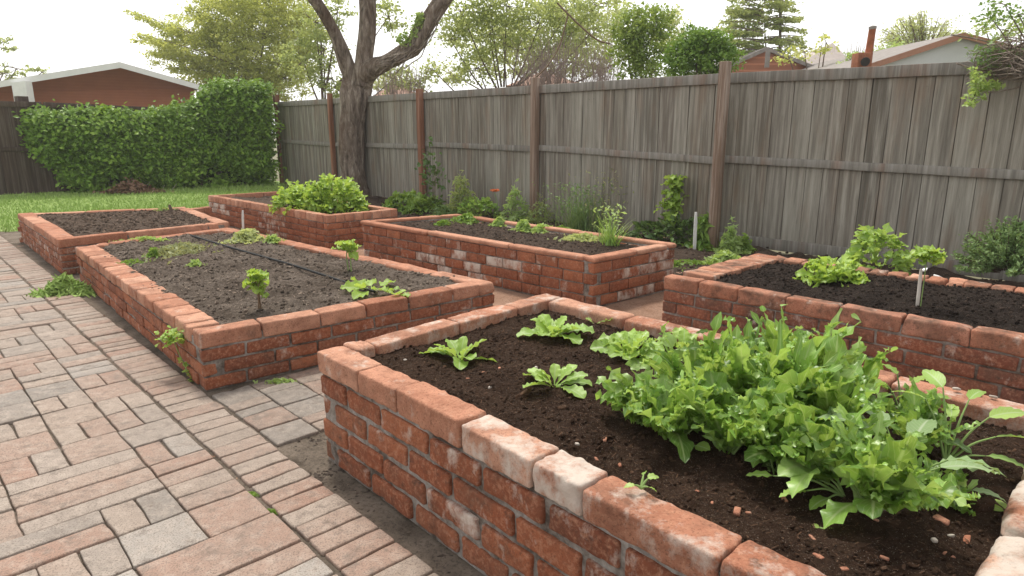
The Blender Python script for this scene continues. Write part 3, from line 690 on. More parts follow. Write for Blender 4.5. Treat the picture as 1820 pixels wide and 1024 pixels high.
# ------------------------------------------------------------------ hedge
def hedge():
    rt = root('hedge', gp(290, 335), 'tall dense green hedge between the dark fence and the grey fence', 'hedge')
    a = gp(85, 342); b = gp(479, 328); u = (b-a); L = np.linalg.norm(u); u /= L; n = np.array((u[1], -u[0], 0))
    if n@(-a) < 0: n = -n
    def top(k): return np.interp(k, [0, .2, .42, .52, .62, .72, .8, .93, 1], [1.66, 1.72, 1.62, 1.68, 1.80, 2.10, 2.28, 2.30, 2.28])
    mb = MB()
    for i in range(2300):
        k = random.random(); tz = top(k); zf = random.random()**.85; z = zf*tz; q = np.array([[k*L, z, 0.]])
        if k < .12 and z < 1.15-k*7: continue
        if float(fbm(q, 3.6, 83, 2)[0]) < -.62: continue
        if z < .38-.25*float(noise(q, 2, 77)[0]) and random.random() < .7: continue
        dep = .5*math.sqrt(max(.02, 1-(abs(zf-.55)/.62)**2.6))+.16*float(fbm(q, 1.4, 71, 3)[0])+random.uniform(-.12, .14)
        c = a+u*k*L+n*dep; c[2] = z+.1*float(noise(q, 2.2, 75)[0]); m_ = random.randint(34, 60); rr = random.uniform(.07, .16)
        P = c+rng.normal(size=(m_, 3))*np.array((rr, rr*.8, rr*.6)); P[:, 2] = np.maximum(P[:, 2], .03); P[:, 2] -= np.abs(rng.normal(size=m_))*.04
        quads(mb, P, .065, .3, 1.6, rnd=min(1, max(0, random.gauss(.42, .22)+(dep-.4)*.6)), nrm=np.tile(n*.8+np.array((0, 0, .5)), (m_, 1)))  # highlight and shade put into leaf tone: protruding clumps lighter, recessed ones darker
    Nt = 16000; k = rng.random(Nt); wv = rng.uniform(-.8, .6, Nt); P = a+u*(k*L)[:, None]+n*wv[:, None]
    q = np.column_stack([k*L, wv, wv*0]); P[:, 2] = top(k)*(1-.12*np.abs(wv))+.13*noise(q, 2.2, 75)+.1*noise(q, 7, 79)+rng.exponential(.03, Nt)
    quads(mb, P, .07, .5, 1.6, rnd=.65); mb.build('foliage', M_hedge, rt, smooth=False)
    mb = MB(); nu, nv = 60, 20        # added inner body, near black to paint shade in the hollows
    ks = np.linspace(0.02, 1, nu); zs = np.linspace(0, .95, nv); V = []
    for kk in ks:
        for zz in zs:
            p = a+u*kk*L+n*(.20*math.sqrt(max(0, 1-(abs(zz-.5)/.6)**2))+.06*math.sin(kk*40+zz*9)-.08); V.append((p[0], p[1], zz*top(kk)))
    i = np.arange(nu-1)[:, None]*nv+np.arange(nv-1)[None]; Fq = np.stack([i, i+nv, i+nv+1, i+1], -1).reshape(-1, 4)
    V = np.array(V); mb.add(V, Fq, (.3, .5, .5, 1)); V2 = V.copy(); V2 -= n*.75; mb.add(V2, Fq[:, ::-1], (.3, .5, .5, 1)); mb.build('inner_shade', M_hedgein, rt)
    mb = MB()
    for i in range(26):
        p = a+u*random.uniform(.1, .98)*L+n*random.uniform(0, .3); pts = [p, p+np.array((random.gauss(0, .1), random.gauss(0, .1), .4)), p+np.array((random.gauss(0, .2), random.gauss(0, .2), .9))]
        tube(mb, spline(pts, 3), np.linspace(.03, .012, 7), 5)
    mb.build('branch', M_twig, rt)
hedge()
# brown brush pile in front of the hedge
rt = root('brush_pile', gp(236, 342), 'low pile of brown dead leaves on the grass against the hedge', 'brush pile')
mb = MB(); n = 900; P = gp(236, 343)+np.column_stack([rng.normal(0, .3, n), rng.normal(0, .14, n), np.zeros(n)]); P[:, 2] = np.abs(rng.normal(0, .10, n))*np.exp(-((P[:, 0]-gp(236, 343)[0])/.38)**2)+.02
quads(mb, P, .06, .4, 1.8); mb.build('dead_leaves', leaf_mat('dead_leaf', [(.16, .08, .05), (.26, .15, .1), (.34, .22, .15)], .1, .8, False), rt, smooth=False)
for i in range(20):
    mb = MB(); p = gp(236, 342)+np.array((random.gauss(0, .35), random.gauss(0, .12), .03)); tube(mb, [p, p+np.array((random.gauss(0, .15), random.gauss(0, .1), random.uniform(.05, .2)))], .006, 4)
    mb.build('twig', M_dead, rt)

# ------------------------------------------------------------------ garden tree
TY = 13.7
def tpath(pts, Y=None): return spline([at(u, v, (Y if Y else TY)+dy) for (u, v, dy) in pts], 6)
def garden_tree():
    b = gp(632, 350); rt = root('garden_tree', (b[0], b[1], 0), 'large gnarled bare limbed tree with rough grey bark in front of the fence', 'tree')
    Y = b[1]
    mb = MB(); pts = [at(634, 362, Y), at(632, 350, Y), at(629, 335, Y), at(628, 300, Y), at(624, 250, Y), at(625, 200, Y), at(633, 156, Y), at(639, 128, Y)]
    sp = spline(pts, 7); px = Y/FPX*1.02
    rad = np.interp(np.linspace(0, 7, len(sp)), range(8), [33, 29, 24.5, 22.5, 23.5, 22.5, 24, 21])*px
    tube(mb, sp, rad, 36, rough=.24, sc=4.); mb.build('trunk', M_bark, rt)
    def limb(pl, r):
        q = tpath([(u, v, dy+(Y-TY)) for u, v, dy in pl]); m = MB()
        tube(m, q, np.interp(np.linspace(0, 1, len(q)), np.linspace(0, 1, len(r)), r)*px, 18, rough=.13, sc=4); return m.build('limb', M_bark, rt)
    limb([(632, 150, 0), (617, 116, -.1), (600, 70, -.2), (588, 45, -.3), (566, 10, -.5), (530, -35, -.8), (480, -110, -1)], [15, 13, 10.5, 10, 9, 8, 5])
    limb([(641, 150, -.1), (645, 113, -.15), (652, 60, -.1), (652, 0, 0), (650, -70, .1), (665, -160, .2)], [17, 14, 14, 13.5, 11, 7])
    limb([(640, 152, 0), (655, 126, -.2), (690, 110, -.4), (730, 84, -.5), (760, 40, -.6), (783, 5, -.6), (830, -50, -.6), (900, -110, -.5)], [17, 17, 13, 15, 14, 13, 9, 5])
    # second twisting strand on the right limb
    limb([(690, 113, -.45), (722, 100, -.6), (752, 62, -.75), (770, 20, -.75), (800, -5, -.7), (850, -30, -.5)], [6, 7, 6, 7, 6, 4])
    m = MB()
    for k in range(5): 
        uu, vv = [(560, 0), (650, -70), (665, -150), (830, -50), (480, -110)][k]
        for q in range(7):
            a = at(uu, vv, Y-.5); dpt = a+np.array((random.uniform(-1.8, 1.8), random.uniform(-1.2, 1.2), random.uniform(.4, 1.8))); md = (a+dpt)/2+np.array((0, 0, .25))
            tube(m, spline([a, md, dpt], 4), np.linspace(.045, .01, 9), 5)
    m.build('branch', M_twig, rt)
    m = MB()
    for c in [(520, -160), (640, -220), (760, -200), (880, -180), (430, -190)]:
        for q in range(16):
            cc = at(c[0]+random.gauss(0, 50), c[1]+random.gauss(0, 30), Y-.5+random.gauss(0, .7)); quads(m, cc+rng.normal(size=(70, 3))*.22, .07, .3)
    m.build('crown', M_tgrn, rt, smooth=False)
    # hanging vine stems wound round the right limb: a plant of its own
    vt = root('dry_vine', at(700, 110, Y-.4), 'tangle of dry vine stems wound along the right limb of the big tree', 'vine')
    m = MB()
    for i in range(46):
        f0 = random.uniform(0, .45); f1 = min(1, f0+random.uniform(.3, .6)); ln = spline([(668, 124), (700, 108), (735, 84), (762, 42), (785, 5)], 8)
        idx = np.linspace(f0, f1, 7)*(len(ln)-1); pts = []
        o1 = random.gauss(0, 7); o2 = random.gauss(0, 7)
        for j, q in enumerate(idx):
            c = ln[int(q)]; o_ = o1+(o2-o1)*j/6; pts.append(at(c[0]+o_*.7+random.gauss(0, 2), c[1]+o_+random.gauss(0, 2), Y-.62-random.random()*.14))
        tube(m, spline(pts, 3), .011, 4)
    m.build('stems', M_dead, vt)
    m = MB()
    for c, k in [((748, 38), 1), ((730, 60), .4), ((720, 70), .3)]:
        for q in range(int(14*k)): quads(m, at(c[0]+random.gauss(0, 8), c[1]+random.gauss(0, 3), Y-.7)+rng.normal(size=(22, 3))*.05, .05, .4)
    m.build('foliage', M_bright, vt, smooth=False)
garden_tree()

# ------------------------------------------------------------------ background trees
def bgtree(name, label, Y, blobs, m, lsize, dens, trunk=None, sprays=(), sub=.30, bark=M_twig, group='trees and shrubs beyond the fence', twigs=True, up=.3, spread=.5):
    """blobs: (u, v, ru, rv) ellipses at depth Y; the crown is as deep as it is wide"""
    k = Y/FPX; us = [b[0] for b in blobs] or [s_[0] for s_ in sprays]; cu = trunk[0] if trunk else float(np.mean(us))
    base = at(cu, 300, Y); base[2] = 0
    rt = root(name, base, label, 'tree' if 'shrub' not in name else 'shrub', group)
    mb = MB(); tw = MB(); tipz = []
    for (u, v, ru, rv) in blobs:
        c = at(u, v, Y); ru *= k; rv *= k; n = max(3, int(dens*ru*rv*34))
        d = rng.normal(size=(n, 3)); d /= np.linalg.norm(d, axis=1, keepdims=True); rr = rng.uniform(.25, 1, n)**.45
        ctr = c+d*rr[:, None]*np.array((ru, min(ru, 2.5)*.9, rv)); tipz.append((c, ctr))
        for q in ctr:
            s_ = sub*random.uniform(.5, 1.2); mm_ = int(26*random.uniform(.5, 1.4)); quads(mb, q+rng.normal(size=(mm_, 3))*np.array((s_, s_, s_*.6))*spread, lsize, up, rnd=random.uniform(.1, .9))
    for (u0, v0, u1, v1, r0, r1, n) in sprays:
        a = at(u0, v0, Y+random.uniform(-1, 1)); b = at(u1, v1, Y+random.uniform(-1.5, .5))
        t = rng.random(n)**.8; P = a+(b-a)*t[:, None]; rr = (r0+(r1-r0)*t)*k; P = P+rng.normal(size=(n, 3))*rr[:, None]*np.array((1, 1, .45)); P[:, 2] -= (rr*.4)
        quads(mb, P, lsize, up, 2.2); tube(tw, spline([a, (a+b)/2+np.array((0, 0, .1)), b], 3), np.linspace(.02, .006, 7)*Y/20, 5)
    mb.build('crown', m, rt, smooth=False)
    tm = MB()
    if trunk:
        tu, tv, tr = trunk; topz = at(tu, tv, Y)[2]; pts = [(base[0], base[1], -.05), (base[0]+random.gauss(0, .1), base[1], topz*.5), (base[0]+random.gauss(0, .15), base[1], topz)]
        tube(tm, spline(pts, 5), np.linspace(tr, tr*.3, 11)*k, 8, rough=.1); tm.build('trunk', bark, rt)
    if twigs and (tipz or sprays):
        for c, ctr in tipz:
            bb = np.array((base[0]+(c[0]-base[0])*.15, base[1], max(.5, c[2]*.55))); tube(tw, spline([bb, (bb+c)/2+np.array((0, 0, -.1)), c], 4), np.linspace(.035, .012, 9)*Y/20, 5)
            for q in ctr[:10]: tube(tw, [c, (c+q)/2+rng.normal(size=3)*.05, q], [.011*Y/20, .008*Y/20, .004*Y/20], 4)
        tw.build('branch', bark, rt)
    return rt
bgtree('feathery_tree', 'big yellow green feathery tree behind the house and the hedge, left of the trunk', 29,
       [(440, 40, 75, 50), (470, 110, 80, 45), (420, 140, 70, 40), (510, 140, 55, 40), (480, 10, 80, 60), (400, 70, 50, 35), (520, 60, 45, 45), (370, 10, 30, 25), (450, 170, 60, 25), (350, 60, 60, 30), (320, 110, 50, 20), (360, 140, 50, 22), (300, 75, 35, 14), (470, 60, 110, 90)], M_tyel, .065, 3.4, (465, 20, 6),
       sprays=[(430, 100, 225, 18, 12, 5, 900), (430, 120, 245, 60, 14, 5, 1000), (400, 110, 262, 92, 14, 6, 800), (400, 60, 330, 10, 12, 6, 500), (420, 130, 280, 75, 14, 6, 800), (420, 90, 268, 40, 14, 5, 700), (420, 140, 300, 118, 12, 6, 700), (400, 40, 300, 26, 9, 5, 300), (350, 80, 236, 72, 8, 4, 260)])
bgtree('broadleaf_tree', 'pale green loose tree seen behind the left limb of the big tree', 22, [(575, 90, 40, 40), (560, 40, 35, 35), (590, 140, 35, 30), (540, 110, 35, 35), (600, 20, 30, 30), (690, 30, 30, 30), (700, 140, 35, 25), (610, 170, 30, 22)], M_tgrn, .07, 2.2, (585, 60, 4))
bgtree('broadleaf_tree', 'tall loose tree with fine grey green leaves right of the big trunk', 18,
       [(820, 20, 50, 45), (870, 60, 45, 35), (800, 70, 30, 22), (900, 10, 60, 40), (960, 40, 50, 45), (850, 120, 45, 28), (1010, 20, 45, 35), (920, 90, 45, 25), (770, 125, 25, 16), (990, 80, 30, 25), (870, 10, 40, 40), (1040, 70, 40, 40), (740, 150, 22, 10), (1060, 10, 40, 30)], M_tgrn, .055, 3.2, (895, 60, 2), sub=.34)
bgtree('distant_tree', 'pale hazy mass of trees far behind the fine leaved tree', 34, [(860, 60, 70, 40), (960, 50, 80, 60), (1060, 50, 60, 60), (910, 110, 80, 28), (1010, 110, 80, 25), (800, 130, 40, 18), (700, 150, 50, 18), (1190, 60, 30, 40)], M_tpale, .12, .9, (960, 90, 4), sub=.5)
bgtree('dense_tree', 'upright yellow green tree just left of the round green bush', 13.5, [(1135, 40, 45, 28), (1150, 80, 48, 40), (1115, 100, 32, 38), (1170, 45, 28, 30), (1160, 125, 45, 25), (1120, 60, 32, 30)], M_tmid, .045, 9, (1140, 90, 4), sub=.2)
bgtree('rounded_shrub', 'rounded dark green bush showing over the fence beside the brick gable', 11.5, [(1245, 95, 52, 36), (1235, 75, 35, 26), (1280, 110, 32, 26), (1210, 110, 28, 28), (1262, 80, 38, 26)], M_tdark, .038, 17, (1245, 110, 4), sub=.16)
sp_ = []
for q in range(58):
    v = random.uniform(-25, 104); w_ = (38+(v+25)*.5)*random.uniform(.45, 1.15); sg = random.choice([-1, 1]); dr = random.uniform(-.22, .16)
    sp_.append((1358+sg*1, v, 1358+sg*w_, v+w_*dr, random.uniform(1.5, 3), random.uniform(2.5, 5), int(30+w_*1.5)))
bgtree('conifer_tree', 'tall conifer with layered horizontal branches above the brick gable', 24, [(1372, 86, 30, 10), (1358, 30, 14, 40)], M_tpine, .07, .8, (1358, -40, 5), sprays=sp_, bark=M_bark)
bgtree('small_leafy_tree', 'yellowish leafy branch tips to the right of the layered conifer', 20, [(1430, 92, 32, 13), (1468, 75, 18, 14), (1400, 97, 22, 10)], M_tyel, .07, 1.6, (1440, 80, 2))
sp_ = []
for q in range(60):
    dx = random.uniform(-80, 95); y1 = 16+abs(dx)**1.25*.16+random.uniform(0, 26); sp_.append((1640+dx*.3, 98, 1640+dx, y1, 1.5, random.uniform(4, 8), 80))
bgtree('airy_tree', 'pale spring tree with upright fanned branches behind the white gable', 26, [(1640, 85, 55, 14), (1600, 100, 30, 12), (1690, 70, 30, 14), (1640, 55, 60, 30)], M_tpale, .05, .5, (1640, 80, 3), sprays=sp_)
bgtree('leafy_shrub', 'bright green bush beside the left slope of the white gable roof', 19, [(1598, 92, 22, 14), (1570, 100, 14, 18), (1508, 110, 14, 12)], M_bright, .07, 2.4, (1598, 95, 2))
bgtree('dark_leaved_tree', 'dark leaved tree overhanging in the top right corner', 13, [(1785, 8, 32, 14), (1810, 25, 22, 14), (1760, 30, 12, 8)], M_tdark, .05, 2.2, (1900, 0, 4))
bgtree('leafy_shrub', 'green shrub behind the ridge of the white gable at the right edge', 15, [(1790, 55, 30, 14), (1815, 45, 18, 16), (1750, 48, 25, 12)], M_tmid, .06, 2.2, (1800, 60, 3))
bgtree('distant_tree', 'faint hazy grey green tree beyond the roof at the far left edge', 40, [(-10, 80, 35, 22), (30, 122, 40, 12), (75, 128, 28, 10), (5, 130, 25, 20)], M_tgrn, .13, .35, (-10, 90, 4))
bgtree('bare_shrub', 'brown leafless thicket low beyond the fence right of the fine leaved tree', 17, [(1020, 110, 40, 30), (960, 100, 35, 25)], M_tgrn, .05, .10, (1000, 120, 2), bark=M_twig)
def thicket(label, u0, u1, v0, v1, Y, n):
    c = at((u0+u1)/2, 300, Y); c[2] = 0; rt = root('bare_thicket', c, label, 'shrub', 'trees and shrubs beyond the fence'); m = MB()
    for i in range(n):
        u = random.uniform(u0, u1); a = at(u, v1, Y+random.uniform(-.6, .6)); a[2] = 0.; b = at(u+random.gauss(0, 14), random.uniform(v0, v1), a[1]); md = (a+b)/2+rng.normal(size=3)*.15
        pts = spline([a, md, b], 3); tube(m, pts, np.linspace(.012, .004, len(pts)), 4, cap=False)
        for q in range(3): 
            e = b+np.array((random.gauss(0, .25), random.gauss(0, .2), random.uniform(0, .35))); s_ = pts[-2-q % 3]; tube(m, [s_, e], [.005, .003], 3, cap=False)
    m.build('stems', flat_mat('bare_stem', (.36, .28, .25)), rt)
thicket('leafless brown grey thicket seen over the fence right of the big tree', 930, 1090, 70, 140, 16, 150)
thicket('reddish leafless thicket seen between the grey hip roof and the rusty flue', 1480, 1560, 78, 120, 30, 90)
thicket('thin leafless stems behind the fence left of the fine leaved tree', 670, 760, 120, 160, 18, 60)
# bare arching branch
rt = root('bare_branch', at(1030, 60, 15), 'thin forked bare branch arching down over the fence from the fine leaved tree', 'branch')
m = MB(); tube(m, spline([at(990, 5, 15), at(1025, 40, 15), at(1060, 70, 15), at(1085, 78, 15)], 5), .02, 5); tube(m, spline([at(1010, 25, 15), at(995, 80, 15), at(975, 115, 15), at(950, 140, 15)], 5), .018, 5); m.build('stem', M_brownstem, rt)

# ------------------------------------------------------------------ houses
def house(name, label, l, rg, r, depth, wallm, fm, rm, fh=.22, over=.45, thick=.12, extra=None, inset_=.35):
    l, rg, r = map(np.array, (l, rg, r)); c = (l+r)/2; c[2] = 0; rt = root(name, c, label, 'house', 'houses beyond the fence')
    u = (r-l)*np.array((1, 1, 0)); u /= np.linalg.norm(u); n = np.array((-u[1], u[0], 0)); n = n if n[1] > 0 else -n
    # wall
    m = MB(); li = l+n*inset_; ri = r+n*inset_; gi = rg+n*inset_; dz = np.array((0, 0, .02))
    li2 = li+(gi-li)*.10-dz; ri2 = ri+(gi-ri)*.10-dz; g2 = gi-dz*2
    lb = li2*np.array((1, 1, 0)); rb = ri2*np.array((1, 1, 0)); D = n*depth
    V = [lb, rb, ri2, g2, li2]; m.add([lb, rb, ri2, li2], [[0, 1, 2, 3]]); m.add([li2, ri2, g2], [[0, 1, 2]])
    m.add([lb+D, rb+D, ri2+D, li2+D], [[3, 2, 1, 0]]); m.add([li2+D, ri2+D, g2+D], [[2, 1, 0]]); m.add([lb, li2, li2+D, lb+D], [[0, 1, 2, 3]]); m.add([rb, rb+D, ri2+D, ri2], [[0, 1, 2, 3]])
    m.build('wall', wallm, rt, smooth=False)
    m = MB(); t = np.array((0, 0, thick))
    for e in (l, r): hexa(m, [e, rg, rg+D+n*.3, e+D+n*.3, e+t, rg+t, rg+D+n*.3+t, e+D+n*.3+t])
    m.build('roof', rm, rt, smooth=False)
    m = MB(); f = np.array((0, 0, fh))
    for e in (l, r):
        a, b = e-n*.03, rg-n*.03; hexa(m, [a-f+t*.4, b-f+t*.4, b-f+n*.028+t*.4, a-f+n*.028+t*.4, a+t*.9, b+t*.9, b+t*.9+n*.028, a+t*.9+n*.028])
    m.build('fascia', fm, rt, smooth=False)
    if extra: extra(rt, l, rg, r, u, n)
    return rt
def ex1(rt, l, rg, r, u, n):
    m = MB(); p = at(37, 175, 21.7); p2 = p*1; hexa(m, [(p[0]-.22, p[1], 0), (p[0]+.22, p[1], 0), (p[0]+.22, p[1]+.3, 0), (p[0]-.22, p[1]+.3, 0), (p[0]-.22, p[1], 2.75), (p[0]+.22, p[1], 2.8), (p[0]+.22, p[1]+.3, 2.8), (p[0]-.22, p[1]+.3, 2.75)])
    m.build('corner_trim', M_white, rt, smooth=False)
house('brick_house', 'low red brown house with white gable trim behind the hedge', at(-150, 172, 20.5), at(213, 114, 23.5), at(368, 158, 26), 9, M_housebrick, M_white, M_roof, .15, .5, thick=.07, extra=ex1, inset_=.7)
def ex2(rt, l, rg, r, u, n):
    m = MB(); Y = 15; a = at(1540, 122, Y); b = at(1551, 50, Y); tube(m, [a, (a+b)/2, b], [.085, .075, .07], 12); m.build('flue', M_rust, rt)
    m = MB(); tube(m, [at(1551, 52, Y), at(1551, 47, Y)], .078, 12); m.build('flue_cap', M_roof, rt)
    m = MB(); c = at(1531, 113, Y); V, F = rbox((.3, .3, .42), .01, (3, 3, 3)); m.add(V+c, F, (.6, 0, .2, 1)); m.build('chimney_base', M_brick, rt)
    m = MB(); tube(m, [at(1538, 110, Y-.25), at(1539, 108, Y+.1)], .09, 12); m.build('vent_pipe', M_black, rt)
house('stucco_house', 'pale grey white gable with terracotta trim behind the fence at the right', at(1535, 121, 15.5), at(1712, 62, 15.5), at(1910, 112, 15.5), 8, M_siding, M_terra, M_roof, .10, thick=.05, extra=ex2, inset_=.10)
def ex3(rt, l, rg, r, u, n):
    m = MB(); c = at(1364, 105, 21.6); hexa(m, [c+np.array(q) for q in ((-.07, -.02, -.25), (.07, -.02, -.25), (.07, .02, -.25), (-.07, .02, -.25), (-.07, -.02, .25), (.07, -.02, .25), (.07, .02, .25), (-.07, .02, .25))]); m.build('gable_vent', M_roof, rt, smooth=False)
house('gabled_house', 'small orange brick gable with a slit vent right of the round bush', at(1272, 128, 22), at(1363, 87, 22), at(1472, 130, 22), 7, M_gablebrick, M_roof, M_roof, .08, thick=.06, extra=ex3, inset_=.12)
def hip(label, apex, eL, eR, Y, m_, zlow):
    c = at(apex[0], 300, Y); c[2] = 0; rt = root('hip_roof_house', c, label, 'house', 'houses beyond the fence')
    a = at(*apex, Y+2); l = at(*eL, Y); r = at(*eR, Y); b1 = l+np.array((0, 5, 0)); b2 = r+np.array((0, 5, 0)); m = MB()
    for tri in ((l, r, a), (r, b2, a), (b2, b1, a), (b1, l, a)): m.add(tri, [[0, 1, 2]])
    m.build('roof', m_, rt, smooth=False); m = MB()
    prism(m, [l+(.3, .3, 0), r+(-.3, .3, 0), b2+(-.3, -.3, 0), b1+(.3, -.3, 0)], 0, min(l[2], r[2])-.02); m.build('wall', M_siding, rt, smooth=False)
hip('grey brown hip roofed house between the brick gable and the rusty flue', (1480, 76), (1400, 128), (1530, 128), 28, flat_mat('pinkish_shingle', (.46, .40, .37), .9, .2, 4), 2)
hip('low reddish tiled roof just over the fence behind the bare thicket', (965, 126), (900, 152), (1040, 152), 21, M_roofr, 2)
hip('small pinkish tiled roof seen between the big tree and the first fence posts', (700, 148), (660, 172), (750, 172), 24, M_roofr, 2)

# cable in the sky
rt = root('power_line', at(200, 60, 30), 'thin overhead cable crossing the white sky at the upper left', 'cable')
m = MB(); tube(m, spline([at(-120, -10, 30), at(60, 30, 30), at(240, 72, 30), at(420, 105, 30), at(520, 118, 30)], 5), .011, 4); m.build('cable', M_wire, rt)

# ------------------------------------------------------------------ vines over the right fence
def vine_right():
    c = at(1790, 130, 6.3); rt = root('dead_vine', c, 'tangle of dry grey vine stems hanging over the fence top at the right edge', 'vine'); m = MB()
    for i in range(170):
        p = at(random.uniform(1790, 1930), random.uniform(70, 140), random.uniform(5.7, 6.3)); e = at(random.uniform(1715, 1790), random.uniform(90, 150), 6.35)
        md = (p+e)/2+np.array((0, 0, random.gauss(.04, .06))); tube(m, spline([p, md+rng.normal(size=3)*.03, e], 4), np.linspace(random.uniform(.003, .006), .0015, 9), 4, cap=False)
    for pl in [[(1900, 60), (1800, 85), (1740, 70), (1690, 62)], [(1900, 140), (1830, 150), (1790, 160), (1750, 165)], [(1880, 100), (1800, 120), (1745, 125), (1700, 113)]]:
        tube(m, spline([at(a, b, 6.2) for a, b in pl], 4), .006, 5)
    m.build('stems', M_dead, rt)
    m = MB()
    for i in range(26): quads(m, at(random.gauss(1775, 22), random.gauss(100, 12), 6.2)+rng.normal(size=(14, 3))*.05, .022, .3, 2.2)
    m.build('foliage', M_shrub, rt, smooth=False)
    c = at(1745, 150, 6.1); rt = root('vine_shoot', c, 'bright green leafy shoot hanging down the grey fence at the right edge', 'vine'); m = MB()
    for (u, v, s_, n) in [(1742, 148, 9, 12), (1760, 155, 8, 8), (1735, 168, 7, 8), (1728, 182, 4, 4), (1768, 150, 6, 4), (1732, 138, 5, 4)]:
        for q in range(n): quads(m, at(u+random.gauss(0, s_), v+random.gauss(0, s_*.8), 6.1+random.gauss(0, .04))+rng.normal(size=(9, 3))*.02, .026, .3, 1.9)
    m.build('foliage', M_bright, rt, smooth=False); m = MB(); tube(m, spline([at(1800, 135, 6.1), at(1760, 145, 6.1), at(1740, 160, 6.1), at(1722, 186, 6.1)], 4), .004, 4); m.build('stem', M_brownstem, rt)
vine_right()

# ------------------------------------------------------------------ plants
def gz(key, u, v, h0):
    p = gp(u, v, h0); z = soil_z(key, p[0], p[1]); p = gp(u, v, z); p[2] = soil_z(key, p[0], p[1]); return p
def rosette(p, label, n, Ln, W, m, el=(.3, 1.2), kind='spat', ruf=.14, lob=.0, bend=.8, name='lettuce_plant', group=None, nl=14, nw=6, cat='plant', az0=None):
    rt = root(name, p, label, cat, group); mb = MB()
    for i in range(n):
        f = i/(n-1) if n > 1 else 0; az = i*2.4+random.gauss(0, .25)+(az0 or 0)
        leaf(mb, p+np.array((math.cos(az), math.sin(az), 0))*.008, az, el[0]+(el[1]-el[0])*f+random.gauss(0, .1), Ln*(1-.45*f)*random.uniform(.85, 1.12), W*(1-.4*f)*random.uniform(.85, 1.15), bend*(1-.3*f), kind, ruf, lob, .3, random.gauss(0, .25), nl, nw, rnd=min(1, .25+.6*f+random.uniform(-.15, .15)))
    mb.build('leaves', m, rt); return rt
GA = 'young lettuces in the nearest bed'
z0 = .46
rosette(gz('A', 818, 638, z0), 'young lettuce nearest the back left corner of the nearest bed', 12, .19, .085, M_lettuce, group=GA, bend=.9, ruf=.08)
rosette(gz('A', 982, 600, z0), 'lettuce with broad pale leaves close to the back rim of the nearest bed', 18, .18, .095, M_lettuce, group=GA, lob=.12, ruf=.1)
rosette(gz('A', 985, 688, z0), 'small open lettuce in the middle of the bare soil of the nearest bed', 13, .16, .065, M_lettuce, group=GA, bend=.75, az0=.3, ruf=.08)
rosette(gz('A', 1120, 632, z0), 'ruffled lettuce touching the left end of the tall greens', 22, .19, .09, M_lettuce, group=GA, lob=.5)
rosette(gz('A', 1215, 625, z0), 'flat ruffled lettuce under the back rim behind the tall greens', 12, .16, .08, M_lettuce, group=GA, lob=.5)
rosette(gz('A', 1058, 575, z0), 'single small lettuce leaf standing by the back rim of the nearest bed', 2, .10, .07, M_lettuce, group=GA, el=(.5, .8))

def greens(p, label, n, Ht, spread_, m, W=.042, lob=.75, name='leafy_green', group='tall leafy greens in the nearest bed', lean=(0, 0), big=3, fine=14, pet=False):
    rt = root(name, p, label, 'plant', group); mb = MB(); sm = MB()
    for i in range(n):
        az = random.uniform(0, 6.28); f = random.random(); el = 1.45-f*spread_; Ln = Ht*random.uniform(.6, 1.1)*(1-.2*f)
        q = p+np.array((math.cos(az), math.sin(az), 0))*random.uniform(0, .03)
        C = leaf(mb, q, az, el, Ln, W*random.choice([.5, .8, 1.1, 1.5, 1.9])*random.uniform(.85, 1.15), random.uniform(.1, .9), ('pet' if pet else random.choice(['spat', 'spat', 'lance', 'pet', 'pet'])), .3, lob*.75, .2, random.gauss(0, .6), fine, 4, nlob=random.choice([6, 8, 10]), rnd=random.random())
        for k in range(4):         # frilly side leaflets up the leaf
            c = C[random.randint(7 if pet else 4, len(C)-1)]; leaf(mb, c, random.uniform(0, 6.28), random.uniform(-.1, 1.1), random.uniform(.02, .05), random.uniform(.012, .026), random.uniform(.2, 1), 'ovate', .35, .5, .2, random.gauss(0, .7), 6, 2, rnd=random.random(), nlob=4)
        if pet or i % 2 == 0: tube(sm, C[:int(len(C)*.7)], np.linspace(.0055 if pet else .0035, .0015, int(len(C)*.7)), 5)
    for i in range(big):
        az = random.uniform(0, 6.28); leaf(mb, p+(0, 0, .02), az, random.uniform(.4, 1.), Ht*random.uniform(.6, .85), W*1.7, 1.3, 'pet', .1, .15, .15, random.gauss(0, .3), 16, 6, rnd=random.random())
    mb.build('leaves', m, rt); sm.build('stems', M_stem, rt); return rt
gr = [(1145, 752, .20, 34, 1.1, 'lowest leftmost clump of the leafy greens, leaning over the bare soil'), (1200, 778, .27, 42, .9, 'frilly clump second from the left along the front of the leafy greens'),
      (1245, 740, .34, 46, .7, 'upright frilly clump behind the front left of the leafy greens'), (1300, 800, .30, 46, .9, 'leafy clump with small side leaves at the front middle of the greens'),
      (1330, 735, .36, 50, .65, 'tall frilly clump in the centre of the leafy greens'), (1390, 775, .36, 50, .7, 'tall clump with ragged tips right of the centre of the greens'),
      (1420, 715, .36, 50, .65, 'tallest back clump of the greens, with two ragged pointed tips above the rim'), (1310, 690, .27, 40, .7, 'back clump of the greens closest to the rear rim'),
      (1480, 790, .33, 46, .75, 'bushy clump to the right of the tallest greens'), (1500, 730, .27, 40, .7, 'back right clump of greens near the rim'),
      (1250, 695, .2, 30, 1., 'short pale clump at the back left of the tall greens')]
gr += [(1395, 838, .24, 40, .85, 'leafy clump filling the front between the main mass and the fanned green'), (1462, 850, .26, 40, .8, 'clump just left of the fanned green with its stems hidden')]
for (u, v, h, n, spd, lb) in gr: greens(gz('A', u-8, v, z0), lb, int(n*.72), h*1.0, spd*.68, M_mustard, big=2 if u > 1250 else 1)
greens(gz('A', 1545, 905, z0), 'fanned fleshy stemmed green with its white base in open soil, at the front right', 34, .27, .55, M_mustard, W=.05, big=2, pet=True)
